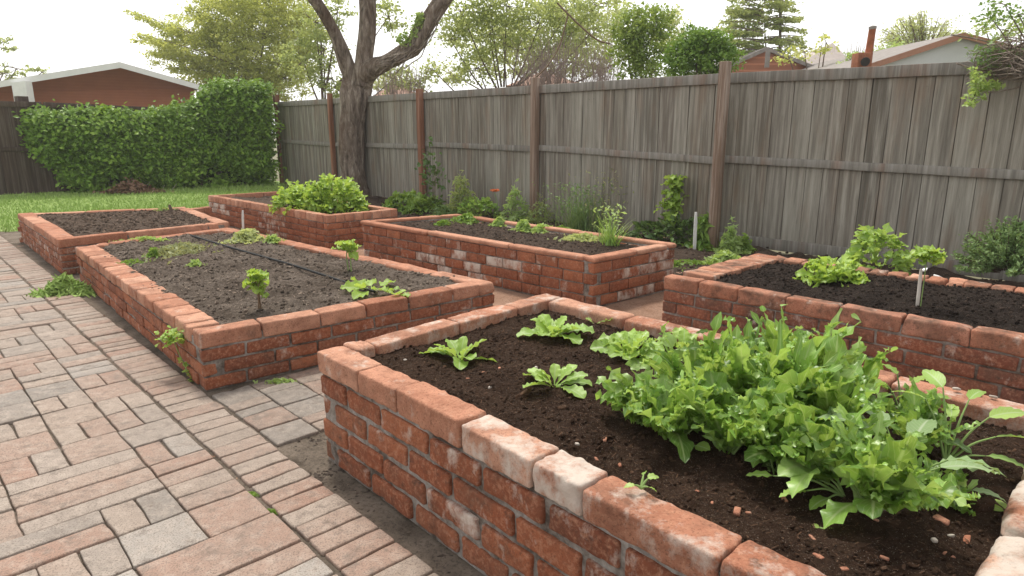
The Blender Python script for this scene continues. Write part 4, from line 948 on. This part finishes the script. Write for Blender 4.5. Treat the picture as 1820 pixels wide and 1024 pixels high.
greens(gz('A', 1625, 800, z0), 'feathery green behind the fanned one at the right of the bed', 28, .22, .6, M_mustard, W=.03, big=1)
greens(gz('A', 1650, 890, z0), 'low feathery tuft right of the fanned green', 20, .13, 1.3, M_mustard, W=.02, big=0)
def broad(p, label, leaves, name='broadleaf_seedling', m=M_sage, group=None, stem=True):
    """leaves: (az, el, stemlen, L, W)"""
    rt = root(name, p, label, 'plant', group); mb = MB(); sm = MB()
    for (az, el, sl, Ln, W) in leaves:
        a = p; d = np.array((math.cos(az)*math.cos(el), math.sin(az)*math.cos(el), math.sin(el))); b = a+d*sl; md = a+d*sl*.5+np.array((0, 0, sl*.12))
        tube(sm, spline([a, md, b], 4), np.linspace(.0045, .002, 9), 5)
        leaf(mb, b, az, el*.3, Ln, W, random.uniform(.3, .9), 'ovate', .06, .1, .15, random.gauss(0, .25), 12, 6)
    mb.build('leaves', m, rt); sm.build('stems', M_stem, rt); return rt
broad(gz('A', 1500, 880, z0), 'trailing stem of round pale leaves in front of the greens', [(2.7, .5, .07, .07, .05), (3.3, .25, .11, .08, .05), (3.0, .9, .06, .06, .045), (3.6, .2, .06, .07, .045), (2.4, 1., .09, .06, .05), (2.9, .2, .18, .07, .04)], m=M_lettuce)
broad(gz('A', 1425, 830, z0), 'drooping broad leaves hanging from the front of the greens', [(5.2, .9, .1, .13, .06), (4.3, .8, .08, .08, .055), (5.8, .7, .12, .12, .05), (4.8, .4, .05, .09, .05)], m=M_lettuce)
broad(gz('A', 1600, 870, z0), 'plant with large rounded grey green leaves at the right end of the greens', [(-.1, .7, .12, .15, .11), (-.5, .9, .15, .13, .08), (.8, 1., .15, .15, .07), (2.6, 1.1, .18, .14, .06), (-.2, .15, .17, .09, .03), (1.6, 1., .17, .14, .07)], m=M_sage)
broad(gz('A', 1680, 825, z0), 'open branching plant with long arching leaves near the back right of the bed', [(.1, .9, .18, .12, .05), (-.2, .7, .15, .15, .05), (.6, 1.1, .2, .10, .04), (1.6, 1.3, .22, .10, .05), (2.6, 1.2, .2, .09, .04), (-.5, .5, .1, .12, .045), (1.0, .9, .14, .12, .04)], m=M_lettuce)
broad(gz('A', 1600, 742, z0), 'leafy sprig against the back rim behind the greens', [(.4, 1.2, .12, .08, .05), (1.8, 1.3, .14, .08, .04), (3.0, 1.1, .12, .07, .04), (-.6, 1., .1, .08, .04), (5, 1, .1, .07, .04)], m=M_bright)
broad(gz('A', 1222, 800, z0-.02), 'two small rounded leaves at the soil in front of the greens', [(4.2, .9, .03, .05, .045), (5.4, .8, .04, .05, .045), (2, 1, .03, .04, .03)], m=M_lettuce)
p = gp(1140, 868, .505); broad(p, 'tiny seedling growing out of the coping bricks of the nearest bed', [(.4, .9, .03, .035, .028), (3.2, .5, .02, .03, .018), (1.2, .8, .035, .022, .016), (-.6, .5, .02, .025, .014)], m=M_lettuce)
broad(gz('A', 1795, 915, z0), 'small green sprout beside the whitened end bricks', [(2.5, .8, .02, .05, .018), (1.6, 1.0, .02, .045, .016), (.3, .8, .02, .04, .016)], m=M_bright)
broad(gz('A', 1462, 938, z0), 'tiny pair of green leaves lying on the soil near the coping', [(.3, .3, .01, .03, .014), (2.6, .5, .008, .02, .012)], m=M_bright)

# bed B
broad(gz('B', 460, 555, .33), 'seedling on thin bare stems with a ragged bright leaf head, front of the hose bed', [], m=M_bright) if 0 else None
def headed(p, label, H, rad, m, nst=3, n=16, W=.07, Ln=.09, name='seedling', stemm=M_brownstem, lean=(0, 0)):
    rt = root(name, p, label, 'plant'); mb = MB(); sm = MB()
    for i in range(nst):
        a = p+np.array((random.gauss(0, .012), random.gauss(0, .012), -.01)); b = a+np.array((lean[0]+random.gauss(0, rad*.3), lean[1]+random.gauss(0, rad*.3), H*random.uniform(.8, 1.05))); tube(sm, spline([a, (a+b)/2+rng.normal(size=3)*.006, b], 4), np.linspace(.005, .0035, 9), 6)
        for k in range(n//nst): leaf(mb, b+np.array((0, 0, random.uniform(-H*.3, .02))), random.uniform(0, 6.28), random.uniform(-.2, 1.1), Ln*random.uniform(.6, 1.2), W*random.uniform(.7, 1.2), random.uniform(.4, 1.3), 'ovate', .2, .5, .2, random.gauss(0, .4), 10, 4)
    mb.build('leaves', m, rt); sm.build('stems', stemm, rt); return rt
headed(gz('B', 460, 556, .32), 'seedling with a ragged bright head on thin bare stems, front of hose bed', .21, .05, M_bright, 3, 24, .075, .09)
headed(gz('B', 622, 482, .32), 'upright seedling with a tall leaf over a leafy base, near the back rim', .20, .04, M_bright, 2, 16, .08, .12, stemm=M_stem)
rosette(gz('B', 660, 520, .32), 'low spreading squash like seedling next to the black hose', 8, .27, .13, M_bright, el=(.25, .6), kind='pet', bend=.5, name='squash_seedling')
rosette(gz('B', 705, 527, .32), 'small bright sprout right of the spreading seedling', 6, .1, .06, M_bright, el=(.4, .9), name='sprout')
def weed(p, label, rx, ry, H, n, m, size=.03, name='weed_patch', asp=2., cat='weeds', group=None, dome=True, stems=12, stemm=M_stem):
    rt = root(name, p, label, cat, group); mb = MB(); sm = MB()
    P = np.column_stack([rng.normal(0, rx*.5, n), rng.normal(0, ry*.5, n), rng.random(n)]); d = np.clip(1-(P[:, 0]/rx)**2-(P[:, 1]/ry)**2, .1, 1)
    P[:, 2] = P[:, 2]**.7*H*(d if dome else 1)*(1+.4*noise(P, 12/max(rx, .05)*.2, 5)); cl = .5+.35*noise(P, 2/max(rx, .05), 8); quads(mb, P+p, size, .35, asp, rnd=cl); mb.build('foliage', m, rt, smooth=False)
    for i in range(stems):
        a = p+np.array((random.gauss(0, rx*.25), random.gauss(0, ry*.25), 0)); tube(sm, [a, a+np.array((random.gauss(0, rx*.3), random.gauss(0, ry*.3), H*random.uniform(.4, .9)))], [.0025, .001], 4)
    sm.build('stems', stemm, rt); return rt
weed(gz('B', 322, 450, .33), 'thin patch of low weeds in the left part of the hose bed', .26, .32, .06, 700, M_dry, .026)
weed(gz('B', 273, 456, .33), 'tiny round green tuft left of the weed patch', .05, .05, .07, 160, M_herb, .022)
weed(gz('B', 348, 473, .33), 'small bright tuft at the near end of the weed patch', .06, .05, .05, 120, M_bright, .022)
weed(gz('B', 228, 468, .33), 'faint weeds just inside the left coping of the hose bed', .12, .15, .03, 150, M_herb, .022)
weed(gz('B', 440, 428, .33), 'pale grassy weed at the back corner of the hose bed', .16, .16, .11, 420, M_tpale, .03)
weed(gz('B', 484, 427, .33), 'small green weed beside the back rim of the hose bed', .09, .06, .06, 160, M_bright, .025)
weed(gz('B', 262, 428, .33), 'line of short grass along the left rear rim of the hose bed', .25, .08, .04, 220, M_bright, .022)
# weeds at the paving
p = gp(120, 522); weed(p, 'grassy weed tuft growing from the walk joint between the two left beds', .22, .13, .13, 900, M_blade, .024, asp=4)
def drape(p, label):
    rt = root('creeping_weed', p, label, 'weeds'); mb = MB(); sm = MB(); top = p+np.array((-.02, .02, .24))
    for i in range(70): leaf(mb, top+rng.normal(size=3)*np.array((.035, .03, .025)), random.uniform(0, 6.28), random.uniform(-.3, 1), .035, .03, .8, 'ovate', .2, .3, .2, 0, 5, 2)
    pts = spline([top, top+np.array((.04, -.02, -.1)), p+np.array((.06, -.02, .06)), p+np.array((.10, -.04, .01)), p+np.array((.19, -.08, .01))], 5); tube(sm, pts, .003, 5)
    for q in pts[6:]: 
        for k in range(2): leaf(mb, q+rng.normal(size=3)*.008, random.uniform(0, 6.28), random.uniform(.1, 1), .03, .024, .6, 'ovate', .1, .3, .2, 0, 5, 2)
    mb.build('leaves', M_bright, rt); sm.build('stems', M_stem, rt)
drape(gp(318, 672), 'small round headed weed with trailing stem at the corner of the hose bed')
weed(gp(500, 682)+(0, 0, .0), 'thin line of green weeds at the foot of the front wall of the hose bed', .10, .03, .03, 90, M_bright, .02)
# moss tufts in walk joints
for (u, v, lb) in [(442, 880, 'mossy green line in the walk joint beside the border bricks'), (480, 910, 'second patch of moss in the walk joint, nearer the camera')]:
    rtm = weed(gp(u, v), lb, .035, .02, .006, 420, M_herb, .005, name='moss_patch', cat='moss', stems=1)
# bed C bits
p = gz('C', 303, 378, .36); rt = root('wood_stub', p, 'short dark weathered stub standing in the far left bed', 'stake'); m = MB(); tube(m, [p+(0, 0, -.03), p+(.01, 0, .05), p+(0, 0, .11)], [.03, .026, .018], 7, rough=.3, sc=20); m.build('stub', M_twig, rt)
weed(gz('C', 293, 373, .36), 'tiny weeds near the dark stub in the far left bed', .12, .1, .03, 80, M_herb, .02)
# bed D lettuce mass
def bushy(p, label, R_, H, n, m, name='lettuce_clump', Ln=.12, W=.08, cat='plant', group=None, ry=None, lob=.6, rag=.1):
    rt = root(name, p, label, cat, group); mb = MB(); ry = ry or R_
    for i in range(n):
        th = random.uniform(0, 6.28); f = random.random()**.5; zz = H*(1-f**2.6)*random.uniform(.95-rag*1.4, 1.0+rag*.5)
        q = p+np.array((math.cos(th)*R_*f, math.sin(th)*ry*f, max(0, zz-.04))); leaf(mb, q, th+random.gauss(0, .8), random.uniform(.3, 1.4)-f*.4, Ln*random.uniform(.6, 1.2), W*random.uniform(.6, 1.2), random.uniform(.3, 1.2), 'spat', .28, lob, .3, random.gauss(0, .5), 7, 4, rnd=min(1, max(0, zz/H*.7+random.uniform(0, .3))))
    mb.build('leaves', m, rt); return rt
pd = gz('D', 540, 372, .36)
bushy(pd+(0, .0, -.02), 'spreading pale green lettuce at the left of the clump by the tree', .36, .30, 420, M_bright, Ln=.13, W=.075, rag=.35)
bushy(gz('D', 592, 374, .36)+(0, .05, -.02), 'tall loose pale green lettuce at the right of the clump by the tree', .36, .40, 560, M_bright, Ln=.14, W=.08, rag=.35)
# bed M weeds
for (u, v, rx, h, m_, lb) in [(832, 395, .22, .07, M_herb, 'spreading weed at the far end of the middle bed'), (888, 402, .09, .08, M_bright, 'round green weed second from the far end of the middle bed'), (930, 410, .09, .10, M_bright, 'dense green tuft in the middle of the weed row'),
                              (965, 412, .13, .06, M_bright, 'low leafy weed right of the dense tuft in the middle bed'), (1000, 412, .12, .05, M_herb, 'low dark weed against the back rim of the middle bed'), (1040, 425, .22, .04, M_tpale, 'pale creeping weed near the grass clump in the middle bed'), (788, 400, .08, .04, M_herb, 'faint small weed nearest the left coping of the middle bed')]:
    weed(gz('M', u, v, .36), lb, rx, rx*.7, h, int(260+900*rx), m_, .03, name='weed', asp=1.8)
def tuft(p, label, n, H, spr, m, name='grass_clump', W=.008, cat='grass', group=None, heads=0):
    rt = root(name, p, label, cat, group); mb = MB()
    for i in range(n): 
        f = random.random(); leaf(mb, p+np.array((random.gauss(0, spr*.25), random.gauss(0, spr*.2), 0)), random.uniform(0, 6.28), 1.5-f*.7, H*random.uniform(.5, 1.1), W, random.uniform(.1, 1.1), 'blade', 0, 0, .2, 0, 6, 1)
    if heads:
        P = p+np.column_stack([rng.normal(0, spr*.55, heads), rng.normal(0, spr*.5, heads), rng.uniform(H*.35, H*1.02, heads)]); quads(mb, P, .02, .3, 2.4)
    mb.build('blades', m, rt, smooth=False); return rt
tuft(gz('M', 1085, 437, .36), 'tall wispy grass clump at the near end of the middle bed', 90, .36, .13, M_mustard, heads=90)
tuft(gz('M', 1075, 432, .36), 'low pale blades at the foot of the wispy grass in the middle bed', 60, .18, .14, M_blade)

# strip along the fence
def sp(u, v): 
    p = gp(u, v, 0.02); p[2] = .0; return p
GP = 'plants along the foot of the fence'
bushy(sp(722, 372), 'round leafed dark green plant right of the tree trunk, foot of the fence', .34, .27, 170, M_herb, 'leafy_plant', .16, .12, group=GP, lob=.2)
bushy(sp(757, 378), 'low green plant in front of the second red brown post', .3, .28, 170, M_herb, 'leafy_plant', .13, .08, group=GP)
weed(sp(770, 378), 'thin spindly dark plant climbing against the second red brown post', .22, .12, .95, 170, M_darkherb, .06, 'spindly_plant', 1.4, 'plant', GP, False, 12, M_brownstem)
weed(sp(822, 384), 'tall feathery green plant between the two middle fence posts', .32, .2, .62, 620, M_tgrn, .035, 'feathery_plant', 3., 'plant', GP)
bushy(sp(850, 386), 'bright green low plant left of the orange poppy', .34, .3, 220, M_mustard, 'leafy_plant', .13, .06, group=GP)
weed(sp(790, 386), 'low grey green weed between the leafy plants by the fence', .3, .16, .2, 360, M_shrub, .03, 'low_weed', 2.5, 'weeds', GP)
weed(sp(918, 392), 'upright feathery plant between the poppy and the grey post', .26, .15, .5, 420, M_mustard, .035, 'feathery_plant', 3., 'plant', GP)
weed(sp(962, 396), 'pale herb with fine round leaves at the foot of the grey post', .26, .16, .36, 460, M_tgrn, .028, 'herb_plant', 1.4, 'plant', GP)
p = sp(884, 388); rt = root('poppy', p, 'single orange poppy standing in front of the fence', 'flower'); m = MB(); tube(m, spline([p, p+(0, 0, .25), at(879, 343, p[1])], 4), .006, 5); m.build('stem', M_stem, rt)
m = MB(); hd = at(879, 341, p[1])
for i in range(7): leaf(m, hd, i*.9, .5, .085, .085, .6, 'ovate', .2, .1, .3, 0, 6, 4)
m.build('petals', M_petal, rt)
tuft(sp(1030, 408), 'large wispy pale grass clump in front of the fence behind the middle bed', 300, .64, .50, M_shrub, W=.009, heads=600)
tuft(sp(1075, 410), 'thin tall dry stalks right of the large wispy grass', 50, .85, .4, M_dry, W=.007, heads=180)
rt = None
def tallherb(p, label, H, n, lean):
    rt = root('tall_leafy_plant', p, label, 'plant', GP); mb = MB(); sm = MB(); top = p+np.array((lean, 0, H)); pts = spline([p, p+np.array((-.02, 0, H*.5)), top], 6); tube(sm, pts, .008, 6)
    for i in range(n):
        q = pts[random.randint(4, len(pts)-1)]; f = (q[2]-p[2])/H; leaf(mb, q+rng.normal(size=3)*.05, random.uniform(0, 6.28), random.uniform(-.3, 1), random.uniform(.1, .17), random.uniform(.07, .11), 1., 'ovate', .2, .3, .2, random.gauss(0, .4), 8, 4)
    mb.build('leaves', M_bright, rt); sm.build('stem', M_stem, rt)
tallherb(sp(1192, 428), 'tall leafy bright green plant against the fence left of the leaning post', .78, 100, .03)
bushy(sp(1168, 424), 'low dark leafy plant spreading at the foot of the tall bright one', .36, .22, 200, M_darkherb, 'leafy_plant', .15, .06, group=GP)
bushy(sp(1205, 432), 'dark long leafed plant between the tall bright plant and the white stake', .24, .30, 150, M_darkherb, 'leafy_plant', .2, .05, group=GP)
weed(sp(1252, 440), 'thin green grass beside the foot of the leaning fence post', .16, .12, .42, 260, M_herb, .04, 'grass_tuft', 4., 'grass', GP)
weed(sp(1298, 448), 'fine leaved bright plant right of the leaning post', .14, .12, .34, 420, M_mustard, .03, 'feathery_plant', 2.6, 'plant', GP)
weed(sp(1322, 446), 'low bushy green plant at the start of the right fence', .13, .1, .2, 300, M_herb, .028, 'low_weed', 2.4, 'weeds', GP)
weed(sp(1228, 470), 'creeping weeds on the dark soil between the middle and right beds', .3, .2, .06, 380, M_herb, .028, 'low_weed', 1.8, 'weeds', GP)
weed(sp(1290, 462), 'bright grass beside the back corner of the right bed', .22, .14, .10, 300, M_bright, .028, 'low_weed', 3., 'weeds', GP)
# stakes
def stake(p, e, r0, m_, label, name='stake'):
    rt = root(name, p, label, 'stake'); mb = MB(); V, F = rbox((r0*2, r0*1.2, 1), .1*r0, (3, 3, 8)); d = np.array(e)-p; V2 = p+d*(V[:, 2]+.5)[:, None]; V2[:, 0] += V[:, 0]*(1-.45*np.clip((V[:, 2]-.35)*6, 0, 1)); V2[:, 1] += V[:, 1]
    V2[:, :2] += (noise(V2, 9, 3)*.003)[:, None]; mb.add(V2, F, (random.random(), .5, .5, 1)); mb.build('shaft', m_, rt)
p = sp(1234, 443); stake(p, at(1237, 377, p[1]), .018, M_wstake, 'short white wooden stake between the middle bed and the leaning post')
p = gz('R', 1630, 545, .4); stake(p, at(1637, 478, p[1]), .008, M_stake, 'bleached wooden stake in the black compost under a small leafy head')
p = gp(432, 408, .33); stake(p, at(431, 374, p[1]), .011, M_wstake, 'thin white stake at the back corner of the hose bed')
# bed R plants
rosette(gz('R', 1495, 500, .42), 'big bright lettuce in the middle of the black compost bed', 46, .19, .10, M_bright, el=(.1, 1.45), lob=.55, ruf=.25, bend=.8, name='lettuce_plant', nl=10, nw=4)
bushy(gz('R', 1480, 500, .42), 'ruffled lettuce base leaves in the black compost bed', .16, .15, 70, M_bright, Ln=.10, W=.06)
bushy(gz('R', 1562, 474, .42)+(0, .05, 0), 'upright celery like plant behind the big lettuce near the fence', .15, .27, 170, M_lettuce, 'celery_plant', .13, .06)
headed(gz('R', 1440, 492, .42), 'small seedling with a few leaves left of the big lettuce', .11, .03, M_bright, 2, 12, .06, .07)
p = gz('R', 1630, 545, .4); pt = at(1648, 455, p[1])
rt = root('staked_seedling', p+(.02, 0, 0), 'small leafy head of a seedling tied to the bleached stake', 'plant'); m = MB(); tube(m, spline([p+(.02, 0, 0), (p+pt)/2+(.01, 0, 0), pt+(0, 0, -.02)], 4), .003, 5); m.build('stem', M_stem, rt); m = MB()
for i in range(34): leaf(m, pt+rng.normal(size=3)*np.array((.035, .03, .02)), random.uniform(0, 6.28), random.uniform(-.2, .9), .07, .045, .9, 'ovate', .25, .6, .2, random.gauss(0, .4), 8, 4)
m.build('leaves', M_bright, rt)
p = gp(1772, 490, .2); p[2] = 0; 
def needle_shrub(p, label, R_, H):
    rt = root('rosemary_shrub', p, label, 'shrub'); mb = MB(); sm = MB()
    for i in range(150):
        th = random.uniform(0, 6.28); el = random.uniform(.05, 1.5); d = np.array((math.cos(th)*math.cos(el), math.sin(th)*math.cos(el)*.8, math.sin(el)*1.05)); a = p+(0, 0, H*.3)+d*R_*.2; e = p+(0, 0, H*.28)+d*R_*random.uniform(.8, 1.1); e[2] = min(e[2], H*1.12); tube(sm, [a, (a+e)/2+(0, 0, .01), e], [.005, .004, .002], 4, cap=False)
        n = 60; t = rng.uniform(.3, 1.05, n); P = a+(e-a)*t[:, None]+rng.normal(size=(n, 3))*.012; quads(mb, P, .013, .2, 3.2, rnd=random.uniform(.2, .9))
    mb.build('foliage', M_shrub, rt, smooth=False); sm.build('branch', M_twig, rt)
needle_shrub(gp(1785, 500, .12)*np.array((1, 1, 0)), 'rounded grey green needle leaved shrub by the fence behind the right bed', .42, .62)
# papers, chips, stones
def slab(p, label, name, m_, size, cat, group=None):
    mb = MB(); V, F = rbox(size, min(size)*.35, (5, 5, 3)); V += (noise(V+p, 30, 2)*min(size)*.5)[:, None]*np.array((1, 1, 1)); an = random.random()*6.3
    V = V@np.array([[math.cos(an), math.sin(an), 0], [-math.sin(an), math.cos(an), 0], [0, 0, 1]]); tl = random.gauss(0, .2); V[:, 2] += V[:, 0]*tl
    rt = root(name, p, label, cat, group) if 0 else None
    mb.add(V+p, F, (random.random(), 0.1, .3, 1)); o = mb.build(name, m_); o.data.transform(__import__('mathutils').Matrix.Translation([-float(x) for x in p])); o.location = [float(x) for x in p]; return tag(o, label, cat, group)
slab(gz('R', 1668, 497, .44)+(0, 0, .03), 'torn white scrap on the brick rim right of the staked seedling', 'paper_scrap', M_paper, (.07, .05, .02), 'scrap')
slab(gz('R', 1642, 487, .44)+(0, 0, .03), 'smaller white scrap just behind the staked seedling', 'paper_scrap', M_paper, (.05, .03, .012), 'scrap')
for (u, v, s_) in [(860, 660, .018), (832, 673, .014), (888, 655, .016), (1310, 912, .03), (1395, 890, .024), (1330, 915, .014), (1555, 925, .012), (1675, 921, .032), (1715, 960, .03), (1688, 988, .022), (1572, 995, .018), (1455, 990, .022), (1447, 955, .02), (1060, 820, .016), (1102, 833, .016), (1265, 892, .012), (1240, 872, .012), (1500, 1010, .02), (1075, 780, .02)]:
    s_ *= .72; slab(gz('A', u, v, z0)+(0, 0, s_*.05), 'small broken terracotta chip lying on the dark soil of the nearest bed', 'brick_chip', M_chipbrick, (s_*1.5, s_*.8, s_*.6), 'brick chip', 'broken brick chips on the nearest soil')
for (u, v, s_) in [(930, 705, .035), (1000, 725, .025), (1590, 952, .03), (1740, 905, .04)]:
    slab(gz('A', u, v, z0)+(0, 0, s_*.1), 'rounded brown clod lying on the dark soil of the nearest bed', 'soil_clod', M_soilA, (s_*1.5, s_, s_*.7), 'clod', 'brown clods on the nearest soil')
for (u, v) in [(808, 643), (1025, 798), (870, 690), (720, 640), (1660, 965), (952, 655), (1075, 600), (1690, 952)]:
    slab(gz('A', u, v, z0)+(0, 0, .003), 'small pale pebble on the dark soil of the nearest bed', 'pebble', M_stone, (.014, .011, .009), 'pebble', 'pale pebbles on the nearest soil')
for (u, v) in [(1765, 706), (1742, 699), (1700, 692)]:
    slab(gp(u, v, .505), 'small grey stone lying on the back rim of the nearest bed', 'stone', M_stone, (.022, .018, .010), 'stone', 'stones on the back rim')
# drip hose
p = gz('B', 340, 422, .32); q = gz('B', 665, 527, .32); pts = []
for k in range(15):
    t = k/14; c = p+(q-p)*t; x = gz('B', *(np.array((345, 425))+(np.array((665, 522))-np.array((345, 425)))*t), .32) if 0 else c; z = max(soil_z('B', c[0]+a_, c[1]+b_) for a_ in (-.06, 0, .06) for b_ in (-.06, 0, .06)); pts.append((c[0]+.004*math.sin(k), c[1]+.004*math.cos(k*1.3), z+.006))
zz = [q_[2] for q_ in pts]
for _ in range(3): zz = [(zz[max(0, i-1)]+zz[i]+zz[min(len(zz)-1, i+1)])/3 for i in range(len(zz))]
pts = [(q_[0], q_[1], z_) for q_, z_ in zip(pts, zz)]
rt = root('drip_hose', p, 'flat black drip hose lying across the dry soil bed', 'hose'); m = MB(); tube(m, spline(pts, 3), .010, 8); m.build('hose', M_hose, rt)
# low edging behind the far left bed
rt = root('brick_edging', gp(345, 365, 0), 'low brick edging curb on the grass linking the two far beds', 'edging'); m = MB()
brick_run(m, (-4.72, 9.0), (-5.05, 9.75), 0, .2, .14, .3, 0, (4, 3, 3), .004, 0., noise_a=.004); brick_run(m, (-5.05, 9.75), (-4.6, 10.45), 0, .2, .14, .3, 0, (4, 3, 3), .004, 0., noise_a=.004); m.build('bricks', M_cope, rt)

# ------------------------------------------------------------------ light
w = bpy.data.worlds.new('World'); SC.world = w; w.use_nodes = True; nt = w.node_tree; bg = nt.nodes['Background']
sky = nt.nodes.new('ShaderNodeTexSky'); sky.sky_type = 'NISHITA'; sky.sun_disc = False; SE = R(62); SRd = R(-20)
sky.sun_elevation = SE; sky.sun_rotation = SRd; sky.dust_density = 1.5; sky.air_density = 1.2
hs = nt.nodes.new('ShaderNodeHueSaturation'); hs.inputs['Saturation'].default_value = .03
nt.links.new(sky.outputs[0], hs.inputs['Color']); nt.links.new(hs.outputs[0], bg.inputs[0]); bg.inputs[1].default_value = .15
sl = bpy.data.lights.new('sun', 'SUN'); sl.energy = 1.9; sl.angle = R(10); sl.color = (1, .94, .84)
so = bpy.data.objects.new('sun', sl); COL.objects.link(so)
# sun direction: rotation 0 = +Y, positive turns toward +X
so.rotation_euler = (PI/2-SE, 0, PI-SRd)
SC.view_settings.view_transform = 'Standard'; SC.view_settings.look = 'None'; SC.view_settings.exposure = .80; SC.view_settings.gamma = 1
SC.cycles.max_bounces = 6; SC.cycles.transparent_max_bounces = 4

g = G('thin_haze'); g.N.remove(g.b); pv = g.N.new('ShaderNodeVolumePrincipled'); pv.inputs['Color'].default_value = (.95, .96, .97, 1); pv.inputs['Density'].default_value = .0014; pv.inputs['Anisotropy'].default_value = .2
g.L.new(pv.outputs[0], g.N['Material Output'].inputs['Volume'])
mb = MB(); prism(mb, [(-125, -65), (125, -65), (125, 165), (-125, 165)], -1.1, 17); hz = tag(mb.build('haze', g.m, smooth=False), kind='stuff')
SC.cycles.volume_bounces = 1
